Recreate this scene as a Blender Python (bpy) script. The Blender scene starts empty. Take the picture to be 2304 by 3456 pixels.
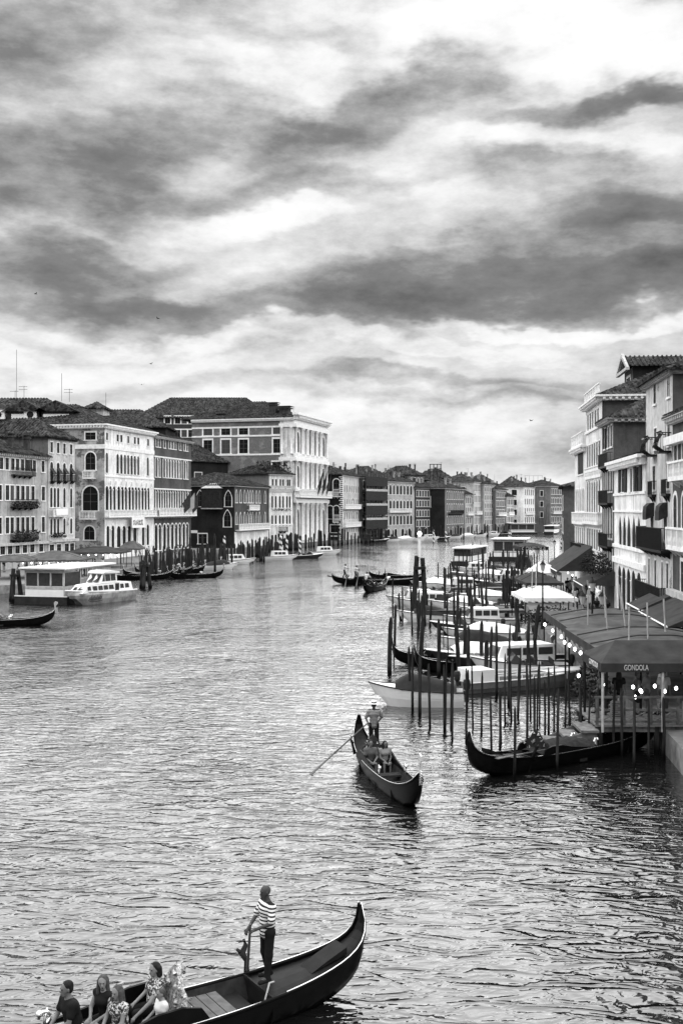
import bpy, math, random
import numpy as np
from mathutils import Vector, Matrix
S = bpy.context.scene; COL = S.collection
random.seed(11)
R = math.radians
# measuring frame of the place: eye 9.6 m above the water, looking level along +Y
F, CX, HY, H = 3674.0, 1152.0, 1716.0, 9.6
# ---------------------------------------------------------------- camera
cam = bpy.data.cameras.new('camera'); camo = bpy.data.objects.new('camera', cam); COL.objects.link(camo)
camo.location = (0, 0, H); camo.rotation_euler = (R(90), 0, 0)
cam.sensor_fit = 'VERTICAL'; cam.sensor_height = 36; cam.lens = 36 * F / 3456
cam.shift_y = -12 / 3456; cam.clip_end = 6000; cam.clip_start = 0.5
S.camera = camo
# ---------------------------------------------------------------- sky
W = bpy.data.worlds.new('World'); S.world = W; W.use_nodes = True
nt = W.node_tree; nt.nodes.clear()
class NB:
    def __init__(s, nt): s.nt = nt
    def n(s, t, **k):
        q = s.nt.nodes.new(t)
        for a, b in k.items(): setattr(q, a, b)
        return q
    def inp(s, sock, v):
        if isinstance(v, bpy.types.NodeSocket): s.nt.links.new(v, sock)
        else: sock.default_value = v
    def m(s, op, a, b=None, c=None, clamp=False):
        q = s.n('ShaderNodeMath', operation=op, use_clamp=clamp); s.inp(q.inputs[0], a)
        if b is not None: s.inp(q.inputs[1], b)
        if c is not None: s.inp(q.inputs[2], c)
        return q.outputs[0]
    def xyz(s, a, b, c):
        q = s.n('ShaderNodeCombineXYZ')
        for i, v in enumerate((a, b, c)): s.inp(q.inputs[i], v)
        return q.outputs[0]
    def sep(s, v):
        q = s.n('ShaderNodeSeparateXYZ'); s.inp(q.inputs[0], v); return q.outputs
    def vm(s, op, a, b=None):
        q = s.n('ShaderNodeVectorMath', operation=op); s.inp(q.inputs[0], a)
        if b is not None: s.inp(q.inputs[1], b)
        return q.outputs[0]
    def noise(s, v, scale, det=4, rough=.5, dist=0.):
        q = s.n('ShaderNodeTexNoise'); s.inp(q.inputs['Vector'], v)
        q.inputs['Scale'].default_value = scale; q.inputs['Detail'].default_value = det
        q.inputs['Roughness'].default_value = rough; q.inputs['Distortion'].default_value = dist
        return q.outputs['Fac']
    def mr(s, v, a, b, c=0., d=1., smooth=True):
        q = s.n('ShaderNodeMapRange'); q.interpolation_type = 'SMOOTHSTEP' if smooth else 'LINEAR'
        s.inp(q.inputs['Value'], v)
        for k, x in zip(('From Min', 'From Max', 'To Min', 'To Max'), (a, b, c, d)): s.inp(q.inputs[k], x)
        return q.outputs[0]
    def ramp(s, v, stops):
        q = s.n('ShaderNodeValToRGB'); s.inp(q.inputs[0], v); e = q.color_ramp.elements
        while len(e) < len(stops): e.new(.5)
        for i, (p, c) in enumerate(stops): e[i].position = p; e[i].color = (c, c, c, 1)
        return q.outputs[0]
SUN_EL, SUN_AZ = 74, 15     # degrees; azimuth from +Y towards +X
b = NB(nt)
tc = b.n('ShaderNodeTexCoord').outputs['Generated']
d_ = b.vm('NORMALIZE', tc); dx, dy, dz = b.sep(d_)
az = b.m('ARCTAN2', dx, dy); el = b.m('ARCSINE', b.m('ABSOLUTE', dz))
zz = b.m('ADD', b.m('ABSOLUTE', dz), .16)
pl = b.xyz(b.m('DIVIDE', dx, zz), b.m('DIVIDE', dy, zz), 0.)       # flat cloud deck seen in perspective
strk = b.xyz(az, b.m('MULTIPLY', el, 2.1), 0.)
w1 = b.noise(strk, 3.2, 6, .56); w2 = b.noise(b.vm('ADD', strk, (7., 3., 1.)), 3.6, 6, .56)
waz = b.m('ADD', az, b.m('MULTIPLY', b.m('SUBTRACT', w1, .5), .30))
wel = b.m('ADD', el, b.m('MULTIPLY', b.m('SUBTRACT', w2, .5), .17))
n1 = b.noise(b.xyz(az, b.m('MULTIPLY', el, 2.3), .4), 6.5, 9, .66)
n2 = b.noise(pl, .8, 6, .58)
tone = b.m('ADD', b.mr(n1, .3, .7, .58, -.58, False), b.mr(n2, .3, .7, .22, -.34, False))
# the large cloud banks of this sky (azimuth, elevation, half sizes, slope, depth of tone)
def bank(cx, cy, rx, ry, amp, slope=0.):
    px, py = cx * 1.469, cy * 1.469
    a0 = math.atan((px - CX) / F); e0 = math.atan((HY - py) / F * math.cos(a0))
    rx, ry = rx * 1.469 / F, ry * 1.469 / F
    u = b.m('SUBTRACT', waz, a0); v = b.m('SUBTRACT', wel, e0)
    v = b.m('SUBTRACT', v, b.m('MULTIPLY', u, slope))
    u = b.m('DIVIDE', u, rx); v = b.m('DIVIDE', v, ry)
    r2 = b.m('MULTIPLY_ADD', u, u, b.m('MULTIPLY', v, v))
    return b.m('MULTIPLY', b.mr(r2, 2.2, 0., 0., 1.), amp)
acc = tone
for a in ((60, 370, 400, 100, .75), (330, 235, 330, 50, .4), (40, 75, 190, 75, .5), (30, 480, 180, 50, .35), (120, 600, 230, 38, .6),
          (110, 675, 270, 34, .5), (680, 415, 240, 36, .5), (700, 330, 220, 60, .4), (860, 235, 300, 48, .46, .3), (1090, 120, 190, 40, .36, .2),
          (1330, 200, 260, 28, .55, .12), (1520, 150, 160, 32, .5, .1), (1210, 380, 260, 52, .6), (1460, 455, 230, 42, .7), (1450, 540, 320, 50, .4),
          (1180, 640, 620, 48, .62, .02), (1520, 640, 300, 48, .32), (600, 715, 470, 42, .65, .04), (880, 862, 260, 18, .36),
          (1080, 905, 340, 14, .2), (1180, 850, 300, 12, .18), (1350, 765, 350, 14, .2), (760, 90, 110, 20, .3), (540, 110, 140, 22, .25),
          (670, 165, 120, 55, -.55), (470, 345, 130, 60, -.42), (640, 495, 190, 30, -.5), (1330, 60, 420, 50, -.6), (1000, 330, 160, 60, -.3),
          (1330, 290, 300, 26, -.35), (380, 500, 180, 34, -.3), (900, 775, 700, 18, -.3), (200, 820, 400, 24, -.3), (1300, 715, 300, 12, -.45), (800, 965, 1500, 50, -.55), (1400, 30, 500, 80, -.35)):
    acc = b.m('ADD', acc, bank(*a))
cloud = b.ramp(b.m('MULTIPLY_ADD', acc, .42, .40, clamp=True), [(0., 1.0), (.2, .86), (.4, .60), (.55, .38), (.72, .21), (1., .10)])
sky = b.n('ShaderNodeTexSky'); sky.sky_type = 'NISHITA'; sky.sun_disc = False
sky.sun_elevation = R(SUN_EL); sky.sun_rotation = R(SUN_AZ); sky.altitude = 0
bw = b.n('ShaderNodeRGBToBW'); nt.links.new(sky.outputs[0], bw.inputs[0])
lum = b.m('MULTIPLY_ADD', b.m('MULTIPLY', bw.outputs[0], .10), .06, b.m('MULTIPLY', cloud, .94))
SKY_STRENGTH = .78
bg = b.n('ShaderNodeBackground'); bg.inputs['Strength'].default_value = SKY_STRENGTH
nt.links.new(lum, bg.inputs['Color'])
wo = b.n('ShaderNodeOutputWorld'); nt.links.new(bg.outputs[0], wo.inputs[0])
W.cycles.sampling_method = 'MANUAL'; W.cycles.sample_map_resolution = 512
# ---------------------------------------------------------------- sun (veiled, overcast)
sl = bpy.data.lights.new('sun', 'SUN'); sl.energy = 4.8; sl.angle = R(150); sl.color = (1, 1, 1)
so = bpy.data.objects.new('sun', sl); COL.objects.link(so)
sd = Vector((math.sin(R(SUN_AZ)) * math.cos(R(SUN_EL)), math.cos(R(SUN_AZ)) * math.cos(R(SUN_EL)), math.sin(R(SUN_EL))))
so.rotation_euler = (-sd).to_track_quat('-Z', 'Y').to_euler(); so.location = (0, 0, 80)
vs = S.view_settings; vs.view_transform = 'Standard'; vs.look = 'None'; vs.exposure = 0.5; vs.gamma = 1; vs.use_curve_mapping = False
S.render.engine = 'CYCLES'; S.cycles.max_bounces = 6; S.cycles.diffuse_bounces = 3; S.cycles.glossy_bounces = 4
S.cycles.transmission_bounces = 4; S.cycles.caustics_reflective = False; S.cycles.caustics_refractive = False
# ---------------------------------------------------------------- helpers
def gx(px, D): return (px - CX) / F * D
def gz(py, D): return H - (py - HY) * D / F
def gp(px, py, z=0.):
    D = F * (H - z) / (py - HY); return Vector((gx(px, D), D, z))
def bsdf(name, rough=.7, spec=.4):
    m = bpy.data.materials.new(name); m.use_nodes = True; n = NB(m.node_tree)
    p = m.node_tree.nodes['Principled BSDF']; p.inputs['Roughness'].default_value = rough
    p.inputs['Specular IOR Level'].default_value = spec
    return m, n, p
def pos(n, obj=False):
    return n.n('ShaderNodeTexCoord').outputs['Object'] if obj else n.n('ShaderNodeNewGeometry').outputs['Position']
def bump(n, p, h, dist, strength=1.):
    q = n.n('ShaderNodeBump'); q.inputs['Distance'].default_value = dist; q.inputs['Strength'].default_value = strength
    n.inp(q.inputs['Height'], h); n.nt.links.new(q.outputs[0], p.inputs['Normal'])
MATS = {}
def plain(name, v, rough=.7, var=.25, scale=3., obj=True, metal=0., spec=.06, bmp=0.):
    m, n, p = bsdf(name, rough, spec); p.inputs['Metallic'].default_value = metal
    f = n.noise(pos(n, obj), scale, 5, .6)
    c = n.mr(f, .3, .7, v * (1 - var), v * (1 + var), False)
    n.nt.links.new(n.xyz(c, c, c), p.inputs['Base Color'])
    if bmp: bump(n, p, n.noise(pos(n, obj), scale * 4, 4, .6), bmp)
    MATS[name] = m; return m
def stucco(name, v, dirt=.5, dark=.35, streak=.5, patch=0., patchv=.12):
    """old plaster: blotches, long rain streaks below sills, fallen patches that bare the brick"""
    m, n, p = bsdf(name, .9, .04); P = pos(n); x, y, z = n.sep(P)
    big = n.noise(P, .35, 6, .65); fine = n.noise(P, 2.6, 6, .65)
    st = n.noise(n.xyz(n.m('MULTIPLY', x, 2.2), n.m('MULTIPLY', y, 2.2), n.m('MULTIPLY', z, .12)), 1., 5, .6)
    f = n.m('MULTIPLY', n.mr(big, .35, .7, 1., 1 - dirt * dark), n.mr(fine, .3, .75, 1.06, .8))
    f = n.m('MULTIPLY', f, n.mr(st, .48, .72, 1., 1 - streak * .55))
    c = n.m('MULTIPLY', f, v)
    if patch:
        k = n.mr(n.noise(n.vm('ADD', P, (31., 7., 3.)), .42, 7, .7), .60 - patch * .2, .66 - patch * .2)
        br = n.n('ShaderNodeTexBrick'); n.inp(br.inputs['Vector'], n.xyz(n.m('ADD', x, y), z, 0.))
        br.inputs['Scale'].default_value = 2.2
        for q, vv in (('Color1', patchv), ('Color2', patchv * .6), ('Mortar', patchv * 1.9)): br.inputs[q].default_value = (vv, vv, vv, 1)
        mx = n.n('ShaderNodeMix', data_type='FLOAT'); n.inp(mx.inputs[0], k); n.inp(mx.inputs[2], c)
        bb = n.n('ShaderNodeRGBToBW'); n.nt.links.new(br.outputs['Color'], bb.inputs[0]); n.inp(mx.inputs[3], bb.outputs[0]); c = mx.outputs[0]
    n.nt.links.new(n.xyz(c, c, c), p.inputs['Base Color'])
    bump(n, p, n.noise(P, 6., 5, .65), .03); MATS[name] = m; return m
def rooftile(name, v):
    m, n, p = bsdf(name, .95, .02); P = pos(n)
    sp = n.n('ShaderNodeTexVoronoi'); n.inp(sp.inputs['Vector'], P); sp.inputs['Scale'].default_value = 2.6
    bwn = n.n('ShaderNodeRGBToBW'); n.nt.links.new(sp.outputs['Color'], bwn.inputs[0])
    f = n.m('MULTIPLY', n.mr(bwn.outputs[0], .25, .95, .45, 2.2, False), n.mr(n.noise(P, .5, 5, .6), .3, .7, .7, 1.3))
    c = n.m('MULTIPLY', f, v); n.nt.links.new(n.xyz(c, c, c), p.inputs['Base Color'])
    bump(n, p, n.noise(P, 5., 3, .5), .08); MATS[name] = m; return m
def emit(name, v, s):
    m, n, p = bsdf(name); p.inputs['Base Color'].default_value = (v, v, v, 1)
    p.inputs['Emission Color'].default_value = (1, 1, 1, 1); p.inputs['Emission Strength'].default_value = s
    MATS[name] = m; return m
class MB:
    """collects faces; build() links them as one mesh object"""
    def __init__(s): s.v = []; s.f = []; s.m = []
    def add(s, vs, fs, mi=0):
        o = len(s.v); s.v += [tuple(q) for q in vs]
        for f in fs: s.f.append(tuple(i + o for i in f)); s.m.append(mi)
        return s
    def quad(s, a, b, c, d, mi=0): return s.add((a, b, c, d), ((0, 1, 2, 3),), mi)
    def box(s, x0, x1, y0, y1, z0, z1, mi=0):
        return s.add([(x, y, z) for x in (x0, x1) for y in (y0, y1) for z in (z0, z1)],
                     ((0, 1, 3, 2), (4, 6, 7, 5), (0, 4, 5, 1), (2, 3, 7, 6), (0, 2, 6, 4), (1, 5, 7, 3)), mi)
    def tube(s, pts, r, n=6, mi=0, cap=True, up=(0, 0, 1)):
        pts = [Vector(p) for p in pts]; rr = r if isinstance(r, (list, tuple)) else [r] * len(pts); rings = []
        for i, p in enumerate(pts):
            t = (pts[min(i + 1, len(pts) - 1)] - pts[max(i - 1, 0)]).normalized()
            a = t.cross(Vector(up));
            if a.length < 1e-3: a = t.cross(Vector((1, 0, 0)))
            a.normalize(); c = t.cross(a)
            rings.append([p + (a * math.cos(2 * math.pi * k / n) + c * math.sin(2 * math.pi * k / n)) * rr[i] for k in range(n)])
        vs = [q for g in rings for q in g]; fs = []
        for i in range(len(pts) - 1):
            for k in range(n): fs.append((i * n + k, i * n + (k + 1) % n, (i + 1) * n + (k + 1) % n, (i + 1) * n + k))
        if cap: fs.append(tuple(range(n))[::-1]); fs.append(tuple((len(pts) - 1) * n + k for k in range(n)))
        return s.add(vs, fs, mi)
    def lathe(s, prof, c=(0, 0, 0), n=8, mi=0):
        vs = [(c[0] + r * math.cos(2 * math.pi * k / n), c[1] + r * math.sin(2 * math.pi * k / n), c[2] + z) for r, z in prof for k in range(n)]; fs = []
        for i in range(len(prof) - 1):
            for k in range(n): fs.append((i * n + k, i * n + (k + 1) % n, (i + 1) * n + (k + 1) % n, (i + 1) * n + k))
        fs.append(tuple(range(n))[::-1]); fs.append(tuple((len(prof) - 1) * n + k for k in range(n)))
        return s.add(vs, fs, mi)
    def prism(s, poly, d0, d1, fn, mi=0):
        """poly in (a, b); fn(a, b, d) -> xyz"""
        n = len(poly); vs = [fn(a, c, d0) for a, c in poly] + [fn(a, c, d1) for a, c in poly]
        return s.add(vs, [tuple(range(n)), tuple(range(2 * n - 1, n - 1, -1))] + [(i, i + n, (i + 1) % n + n, (i + 1) % n) for i in range(n)], mi)
    def mesh(s, name, mats, smooth=False):
        me = bpy.data.meshes.new(name); me.from_pydata(s.v, [], s.f)
        for m in (mats if isinstance(mats, (list, tuple)) else [mats]): me.materials.append(MATS[m] if isinstance(m, str) else m)
        me.polygons.foreach_set('material_index', s.m)
        if smooth: me.polygons.foreach_set('use_smooth', [True] * len(s.f))
        me.update(); return me
    def build(s, name, mats, parent=None, loc=(0, 0, 0), rz=0., smooth=False, kind=None):
        return obj(name, s.mesh(name, mats, smooth), parent, loc, rz, kind)
def obj(name, me, parent=None, loc=(0, 0, 0), rz=0., kind=None):
    o = bpy.data.objects.new(name, me); COL.objects.link(o); o.parent = parent
    o.location = loc; o.rotation_euler = (0, 0, rz)
    if kind: o['kind'] = kind
    return o
def tag(o, label, cat, group=None, kind=None):
    if label: o['label'] = label
    if cat: o['category'] = cat
    if group: o['group'] = group
    if kind: o['kind'] = kind
    return o
def thing(name, label, cat, loc=(0, 0, 0), rz=0., group=None):
    return tag(obj(name, None, None, loc, rz), label, cat, group)
def copy_tree(o, parent=None):
    c = o.copy(); COL.objects.link(c); c.parent = parent
    for ch in o.children: copy_tree(ch, c)
    return c
# ---------------------------------------------------------------- materials
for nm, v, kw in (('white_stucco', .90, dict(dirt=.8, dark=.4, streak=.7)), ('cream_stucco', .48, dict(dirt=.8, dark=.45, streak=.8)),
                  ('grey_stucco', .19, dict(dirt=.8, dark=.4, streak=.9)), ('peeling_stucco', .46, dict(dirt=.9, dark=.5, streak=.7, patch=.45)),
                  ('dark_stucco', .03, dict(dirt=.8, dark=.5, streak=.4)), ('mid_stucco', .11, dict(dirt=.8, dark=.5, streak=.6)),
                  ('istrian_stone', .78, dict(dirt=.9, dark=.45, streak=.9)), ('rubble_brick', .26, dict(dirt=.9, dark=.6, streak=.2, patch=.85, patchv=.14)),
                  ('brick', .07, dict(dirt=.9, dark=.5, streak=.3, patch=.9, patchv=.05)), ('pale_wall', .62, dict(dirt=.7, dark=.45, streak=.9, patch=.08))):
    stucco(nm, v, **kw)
rooftile('roof_tiles', .034); rooftile('roof_tiles_dark', .026)
plain('trim', .78, .8, .15, 2., False); plain('trim_grey', .42, .85, .3, 2., False); plain('shutter', .03, .7, .4, 3.)
plain('window_frame', .10, .6, .3); plain('iron', .02, .5, .2); plain('flower', .035, .9, .8, 9., bmp=.03); plain('flag', .05, .8, .3)
plain('chimney', .30, .9, .4, 2.); plain('chimney_dark', .05, .9, .4, 2.); plain('cloth_white', .82, .8, .05, 2.)
m, n, p = bsdf('dark_glass_or_shade', .6, .04); p.inputs['Base Color'].default_value = (.012, .012, .012, 1); MATS['dark_glass_or_shade'] = m  # window glass; also the painted shade filling open arcade arches
m, n, p = bsdf('glass_pale', .5, .08); p.inputs['Base Color'].default_value = (.06, .06, .06, 1); MATS['glass_pale'] = m
plain('blind', .45, .8, .2, 1.)
# ---------------------------------------------------------------- water, quays, ground
def make_water():
    m, n, p = bsdf('canal_water', .04, .5); P = pos(n); x, y, z = n.sep(P)
    p.inputs['Base Color'].default_value = (.006, .006, .006, 1); p.inputs['IOR'].default_value = 2.0
    # crests: sharp ridged wavelets over a slow swell, stretched across the wind
    def ridge(v, sc, det, dist, pw):
        f = n.noise(v, sc, det, .5, dist); return n.m('POWER', n.m('SUBTRACT', 1., n.m('ABSOLUTE', n.m('MULTIPLY_ADD', f, 2., -1.))), pw)
    v1 = n.xyz(n.m('MULTIPLY', x, .45), n.m('ADD', y, n.m('MULTIPLY', x, .10)), 0.)
    v2 = n.xyz(n.m('MULTIPLY', x, .65), n.m('SUBTRACT', y, n.m('MULTIPLY', x, .25)), 5.)
    h = n.m('MULTIPLY', ridge(v1, 1.45, 2, .7, 3.), .13)
    h = n.m('ADD', h, n.m('MULTIPLY', ridge(v2, 2.9, 2, .6, 2.5), .045))
    h = n.m('ADD', h, n.m('MULTIPLY', n.noise(v1, 7., 2, .5, .4), .012))
    h = n.m('ADD', h, n.m('MULTIPLY', n.noise(v2, .28, 2, .5), .35))
    gust = n.mr(n.noise(n.xyz(n.m('MULTIPLY', x, .8), n.m('MULTIPLY', y, .35), 9.), .13, 4, .6, .5), .32, .68, .30, 1.25)
    bump(n, p, n.m('MULTIPLY', h, gust), .37)
    return m
MATS['canal_water'] = make_water()
MB().quad((-900, -60, 0), (900, -60, 0), (900, 2400, 0), (-900, 2400, 0)).build('water', 'canal_water', kind='structure')
plain('paving', .16, .9, .35, 1.2, False, bmp=.01); plain('quay_stone', .2, .9, .5, 1.5, False, bmp=.02); plain('earth', .12, .95, .3, .2, False)
LFX = lambda D: -40.2 + .23 * (D - 185)          # line of the left house fronts
RFX = lambda D: 22.7 + .10 * (D - 91)            # line of the right house fronts
def quay(name, edge, off, z=.95):
    mb = MB()
    for (x0, y0), (x1, y1) in zip(edge[:-1], edge[1:]):
        mb.quad((x0, y0, z), (x1, y1, z), (x1 + off, y1, z), (x0 + off, y0, z), 0)
        mb.quad((x0, y0, -2), (x1, y1, -2), (x1, y1, z), (x0, y0, z), 1)
    return mb.build(name, ['paving', 'quay_stone'], kind='structure')
LE = [(-62, 60), (-47, 105), (-40, 120), (-32, 130), (-30.5, 160), (-31, 185), (-26.3, 228), (-22.3, 233), (-16.6, 260), (-10.6, 266), (-3.2, 293), (.6, 294), (6, 318), (31, 375), (58, 416), (72, 438), (80, 450), (160, 470)]
quay('quay_left', LE, -400)
RE = [(9.5, 26), (11.9, 36), (12.9, 45), (13.2, 60), (14.6, 80), (17.4, 105), (21.5, 128), (26, 140), (36.5, 190), (40, 192), (112, 520), (300, 560)]
quay('quay_right', RE, 400)
# ---------------------------------------------------------------- houses
def outline(w, h, arch, n=8):
    a = w / 2
    if arch == 0: return [(-a, 0), (-a, h), (a, h), (a, 0)]
    if arch == 1:
        s = h - a; return [(-a, 0)] + [(-a * math.cos(math.pi * i / n), s + a * math.sin(math.pi * i / n)) for i in range(n + 1)] + [(a, 0)]
    s = h - w * .95; L = []
    for i in range(5):
        t = i / 4; L.append((-a * (1 - t) * (1 - t) - a * .75 * 2 * t * (1 - t), s + w * .62 * 2 * t * (1 - t) + w * .95 * t * t))
    L[-1] = (0, h)
    return [(-a, 0)] + L + [(-q, z) for q, z in L[-2::-1]] + [(a, 0)]
_wc = {}
def win_meshes(w, h, arch, trim, style, tm):
    k = (round(w, 2), round(h, 2), arch, trim, style, tm)
    if k in _wc: return _wc[k]
    w, h = k[0], k[1]; o = outline(w, h, arch); mb = MB()
    if trim:
        t = trim; q = outline(w + 2 * t, h + t * 1.2, arch); pr = .028
        for i in range(len(o) - 1):
            a, c, d, e = o[i], o[i + 1], q[i + 1], q[i]
            mb.quad((a[0], -pr, a[1]), (c[0], -pr, c[1]), (d[0], -pr, d[1]), (e[0], -pr, e[1]))
            mb.quad((e[0], -pr, e[1]), (d[0], -pr, d[1]), (d[0], .01, d[1]), (e[0], .01, e[1]))
            mb.quad((a[0], -pr, a[1]), (a[0], .02, a[1]), (c[0], .02, c[1]), (c[0], -pr, c[1]))
        mb.box(-w / 2 - t * 1.5, w / 2 + t * 1.5, -.10, .02, -.14, -.002)
    else: mb.box(-w / 2 - .04, w / 2 + .04, -.10, .02, -.10, -.002)
    me = mb.mesh('window', tm)
    g = MB(); g.add([(x, .04, z) for x, z in o], (tuple(range(len(o)))[::-1],), 0)
    if style != 'void':
        if w > .55: g.box(-.035, .035, .014, .038, .0, h * (1 if arch == 0 else .97) - .02, 1)
        for f in ((.62,) if h < 2.6 else (.36, .68)): g.box(-w / 2 + .01, w / 2 - .01, .016, .037, h * f - .03, h * f + .03, 1)
        g.box(-w / 2 + .005, -w / 2 + .07, .012, .036, 0, h * .8, 1); g.box(w / 2 - .07, w / 2 - .005, .012, .036, 0, h * .8, 1)
    gm = g.mesh('pane_or_shade', ['blind' if style == 'blind' else 'glass_pale' if style == 'pale' else 'dark_glass_or_shade', 'window_frame'])  # void arches: dark sheet stands in for the shade inside the opening
    _wc[k] = (me, gm); return _wc[k]
_sm = {}
def shutter_mesh(w, h):
    k = (round(w, 2), round(h, 2))
    if k not in _sm:
        mb = MB(); mb.box(-w / 2, w / 2, -.10, -.045, 0, h)
        for i in range(int(h / .16)): mb.box(-w / 2 + .05, w / 2 - .05, -.118, -.09, i * .16 + .05, i * .16 + .13)
        _sm[k] = mb.mesh('shutter', 'shutter')
    return _sm[k]
def balustrade(mb, L, dep, hgt, stone=True, step=.28):
    """a balcony: slab, corner posts, turned balusters or iron bars, rail, brackets; back against y=0"""
    mb.box(0, L, -dep, .02, -.16, 0)
    if stone:
        mb.box(-.03, L + .03, -dep - .03, -dep + .17, hgt - .12, hgt); mb.box(0, L, -dep + .002, -dep + .14, 0.001, .1)
        n = max(2, int(L / step))
        for i in range(n + 1):
            x = .08 + (L - .16) * i / n
            if i % 6 == 0: mb.box(x - .1, x + .1, -dep - .012, -dep + .152, .0, hgt - .06)
            else: mb.lathe([(.05, .1), (.085, .3 * hgt), (.04, .55 * hgt), (.07, hgt - .12)], (x, -dep + .07, 0), 5)
        for x in (.06, L - .06): mb.box(x - .05, x + .05, -dep + .1, 0, hgt - .11, hgt - .01)
    else:
        mb.box(0, L, -dep - .02, -dep + .03, hgt - .05, hgt)
        n = int(L / .13)
        for i in range(n + 1):
            x = .02 + (L - .04) * i / n; mb.box(x - .014, x + .014, -dep - .01, -dep + .018, 0, hgt - .03)
        for k in range(int(dep / .13)):
            for x in (.01, L - .01): mb.box(x - .014, x + .014, -dep + .13 * k, -dep + .13 * k + .028, 0, hgt - .02)
        for x in (.01, L - .01): mb.box(x - .02, x + .02, -dep, 0, hgt - .05, hgt - .002)
    nb = max(2, int(L / 1.3))
    for i in range(nb):
        x = L * (i + .5) / nb; mb.prism([(0, -.16), (-dep * .9, -.16), (0, -.55)], x - .09, x + .09, lambda a, c, d: (d, a, c - .001))
class House:
    def __init__(s, name, label, pA, DA, pB, DB, h, dep, wall, base=.9, sidew=None, cat='building', group=None, trim='trim'):
        s.A = Vector((gx(pA, DA), DA)); s.B = Vector((gx(pB, DB), DB)); d = s.B - s.A; s.L = d.length; s.h = h; s.dep = dep
        s.rz = math.atan2(d.y, d.x); s.base = base; s.dir = d / s.L; s.inn = Vector((-s.dir.y, s.dir.x))
        s.root = thing(name, label, cat, (s.A.x, s.A.y, 0), s.rz, group)
        s.wall = wall; s.sidew = sidew or wall; s.ops = {'F': [], 'L': [], 'R': []}; s.tm = trim
    def fr(s, pl):       # plane -> (origin, direction, length)
        if pl == 'F': return s.A, s.dir, s.L
        if pl == 'L': return s.A + s.inn * s.dep, -s.inn, s.dep
        return s.B, s.inn, s.dep
    def uz(s, px, py, pl='F'):
        o, d, _ = s.fr(pl); k = (px - CX) / F
        t = (k * o.y - o.x) / (d.x - k * d.y); return t, gz(py, o.y + t * d.y)
    def loc(s, pl, u, z, dd=0.):
        if pl == 'F': return (u, dd, z)
        if pl == 'L': return (dd, s.dep - u, z)
        return (s.L - dd, u, z)
    def prz(s, pl): return {'F': 0., 'L': -math.pi / 2, 'R': math.pi / 2}[pl]
    def win(s, pl, u, z0, w, h, arch=0, trim=.14, style='', shut=0):
        L = s.fr(pl)[2]
        if u - w / 2 < .08 or u + w / 2 > L - .08 or h < .3: return
        for (a, c, e, g, _) in s.ops[pl]:
            if u - w / 2 < c - .01 and u + w / 2 > a + .01 and z0 < g - .01 and z0 + h > e + .01: return
        s.ops[pl].append((u - w / 2, u + w / 2, z0, z0 + h, arch))
        me, gm = win_meshes(w, h, arch, trim, style, s.tm)
        o = obj('window', me, s.root, s.loc(pl, u, z0), s.prz(pl)); obj('pane_or_shade', gm, o)
        if shut:
            for sg in (-1, 1): obj('shutter', shutter_mesh(w / 2, h), o, (sg * (w * .75 + .02), 0, 0))
        return o
    def row(s, pxs, w, pt, pb, arch=0, pl='F', ref=None, trim=.14, style='', shut=0):
        r = ref if ref is not None else pxs[0]; z1 = s.uz(r, pt, pl)[1]; z0 = s.uz(r, pb, pl)[1]
        for i, q in enumerate(pxs):
            st = style[i % len(style)] if isinstance(style, (list, tuple)) else style
            s.win(pl, s.uz(q, pt, pl)[0], z0, w, z1 - z0, arch, trim, st, shut[i % len(shut)] if isinstance(shut, (list, tuple)) else shut)
        return z0, z1
    def grid(s, pl, floors, cols, z0, z1, w, fh, arch=0, trim=.12, style=('', 'pale', ''), shut=0, u0=.06, u1=.94):
        L = s.fr(pl)[2]
        for i in range(floors):
            z = z0 + (z1 - z0) * (i + .22) / floors; hh = (z1 - z0) / floors * fh
            for j in range(cols):
                s.win(pl, L * (u0 + (u1 - u0) * (j + .5) / cols), z, w, hh, arch, trim, style[(i * 3 + j * 2) % len(style)], shut and ((i + j) % 3 != 0))
    def band(s, z0, z1, pr=.1, mat=None, name='string_course', planes='F'):
        for pl in planes:
            L = s.fr(pl)[2]; mb = MB(); mb.box(-pr + .004 if pl == 'F' else .0, L + (pr - .004 if pl == 'F' else 0.), -pr, .03, z0, z1)
            mb.build(name, mat or s.tm, s.root, s.loc(pl, 0, 0), s.prz(pl))
    def cornice(s, z, hgt=.5, pr=.5, mat=None, planes='F', dent=True):
        for pl in planes:
            L = s.fr(pl)[2]; mb = MB(); e = pr if pl == 'F' else 0
            mb.box(-e, L + e, -pr, .02, z - hgt * .35, z); mb.box(-e * .5, L + e * .5, -pr * .6, .02, z - hgt, z - hgt * .352)
            if dent:
                for i in range(int(L / .55) + 1): mb.box(i * .55, i * .55 + .24, -pr * .92, -.02, z - hgt * .8, z - hgt * .36)
            mb.build('cornice', mat or s.tm, s.root, s.loc(pl, 0, 0), s.prz(pl))
    def balcony(s, u0, u1, z, dep=.7, hgt=1., stone=True, pl='F', mat=None):
        mb = MB(); balustrade(mb, u1 - u0, dep, hgt, stone)
        return mb.build('balcony', mat or (s.tm if stone else 'iron'), s.root, s.loc(pl, u0, z), s.prz(pl))
    def pbalc(s, p0, p1, py, pref=None, pl='F', **k):
        u0 = s.uz(p0, py, pl)[0]; u1 = s.uz(p1, py, pl)[0]; z = s.uz(pref if pref is not None else p0, py, pl)[1]
        return s.balcony(u0, u1, z, pl=pl, **k)
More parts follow.
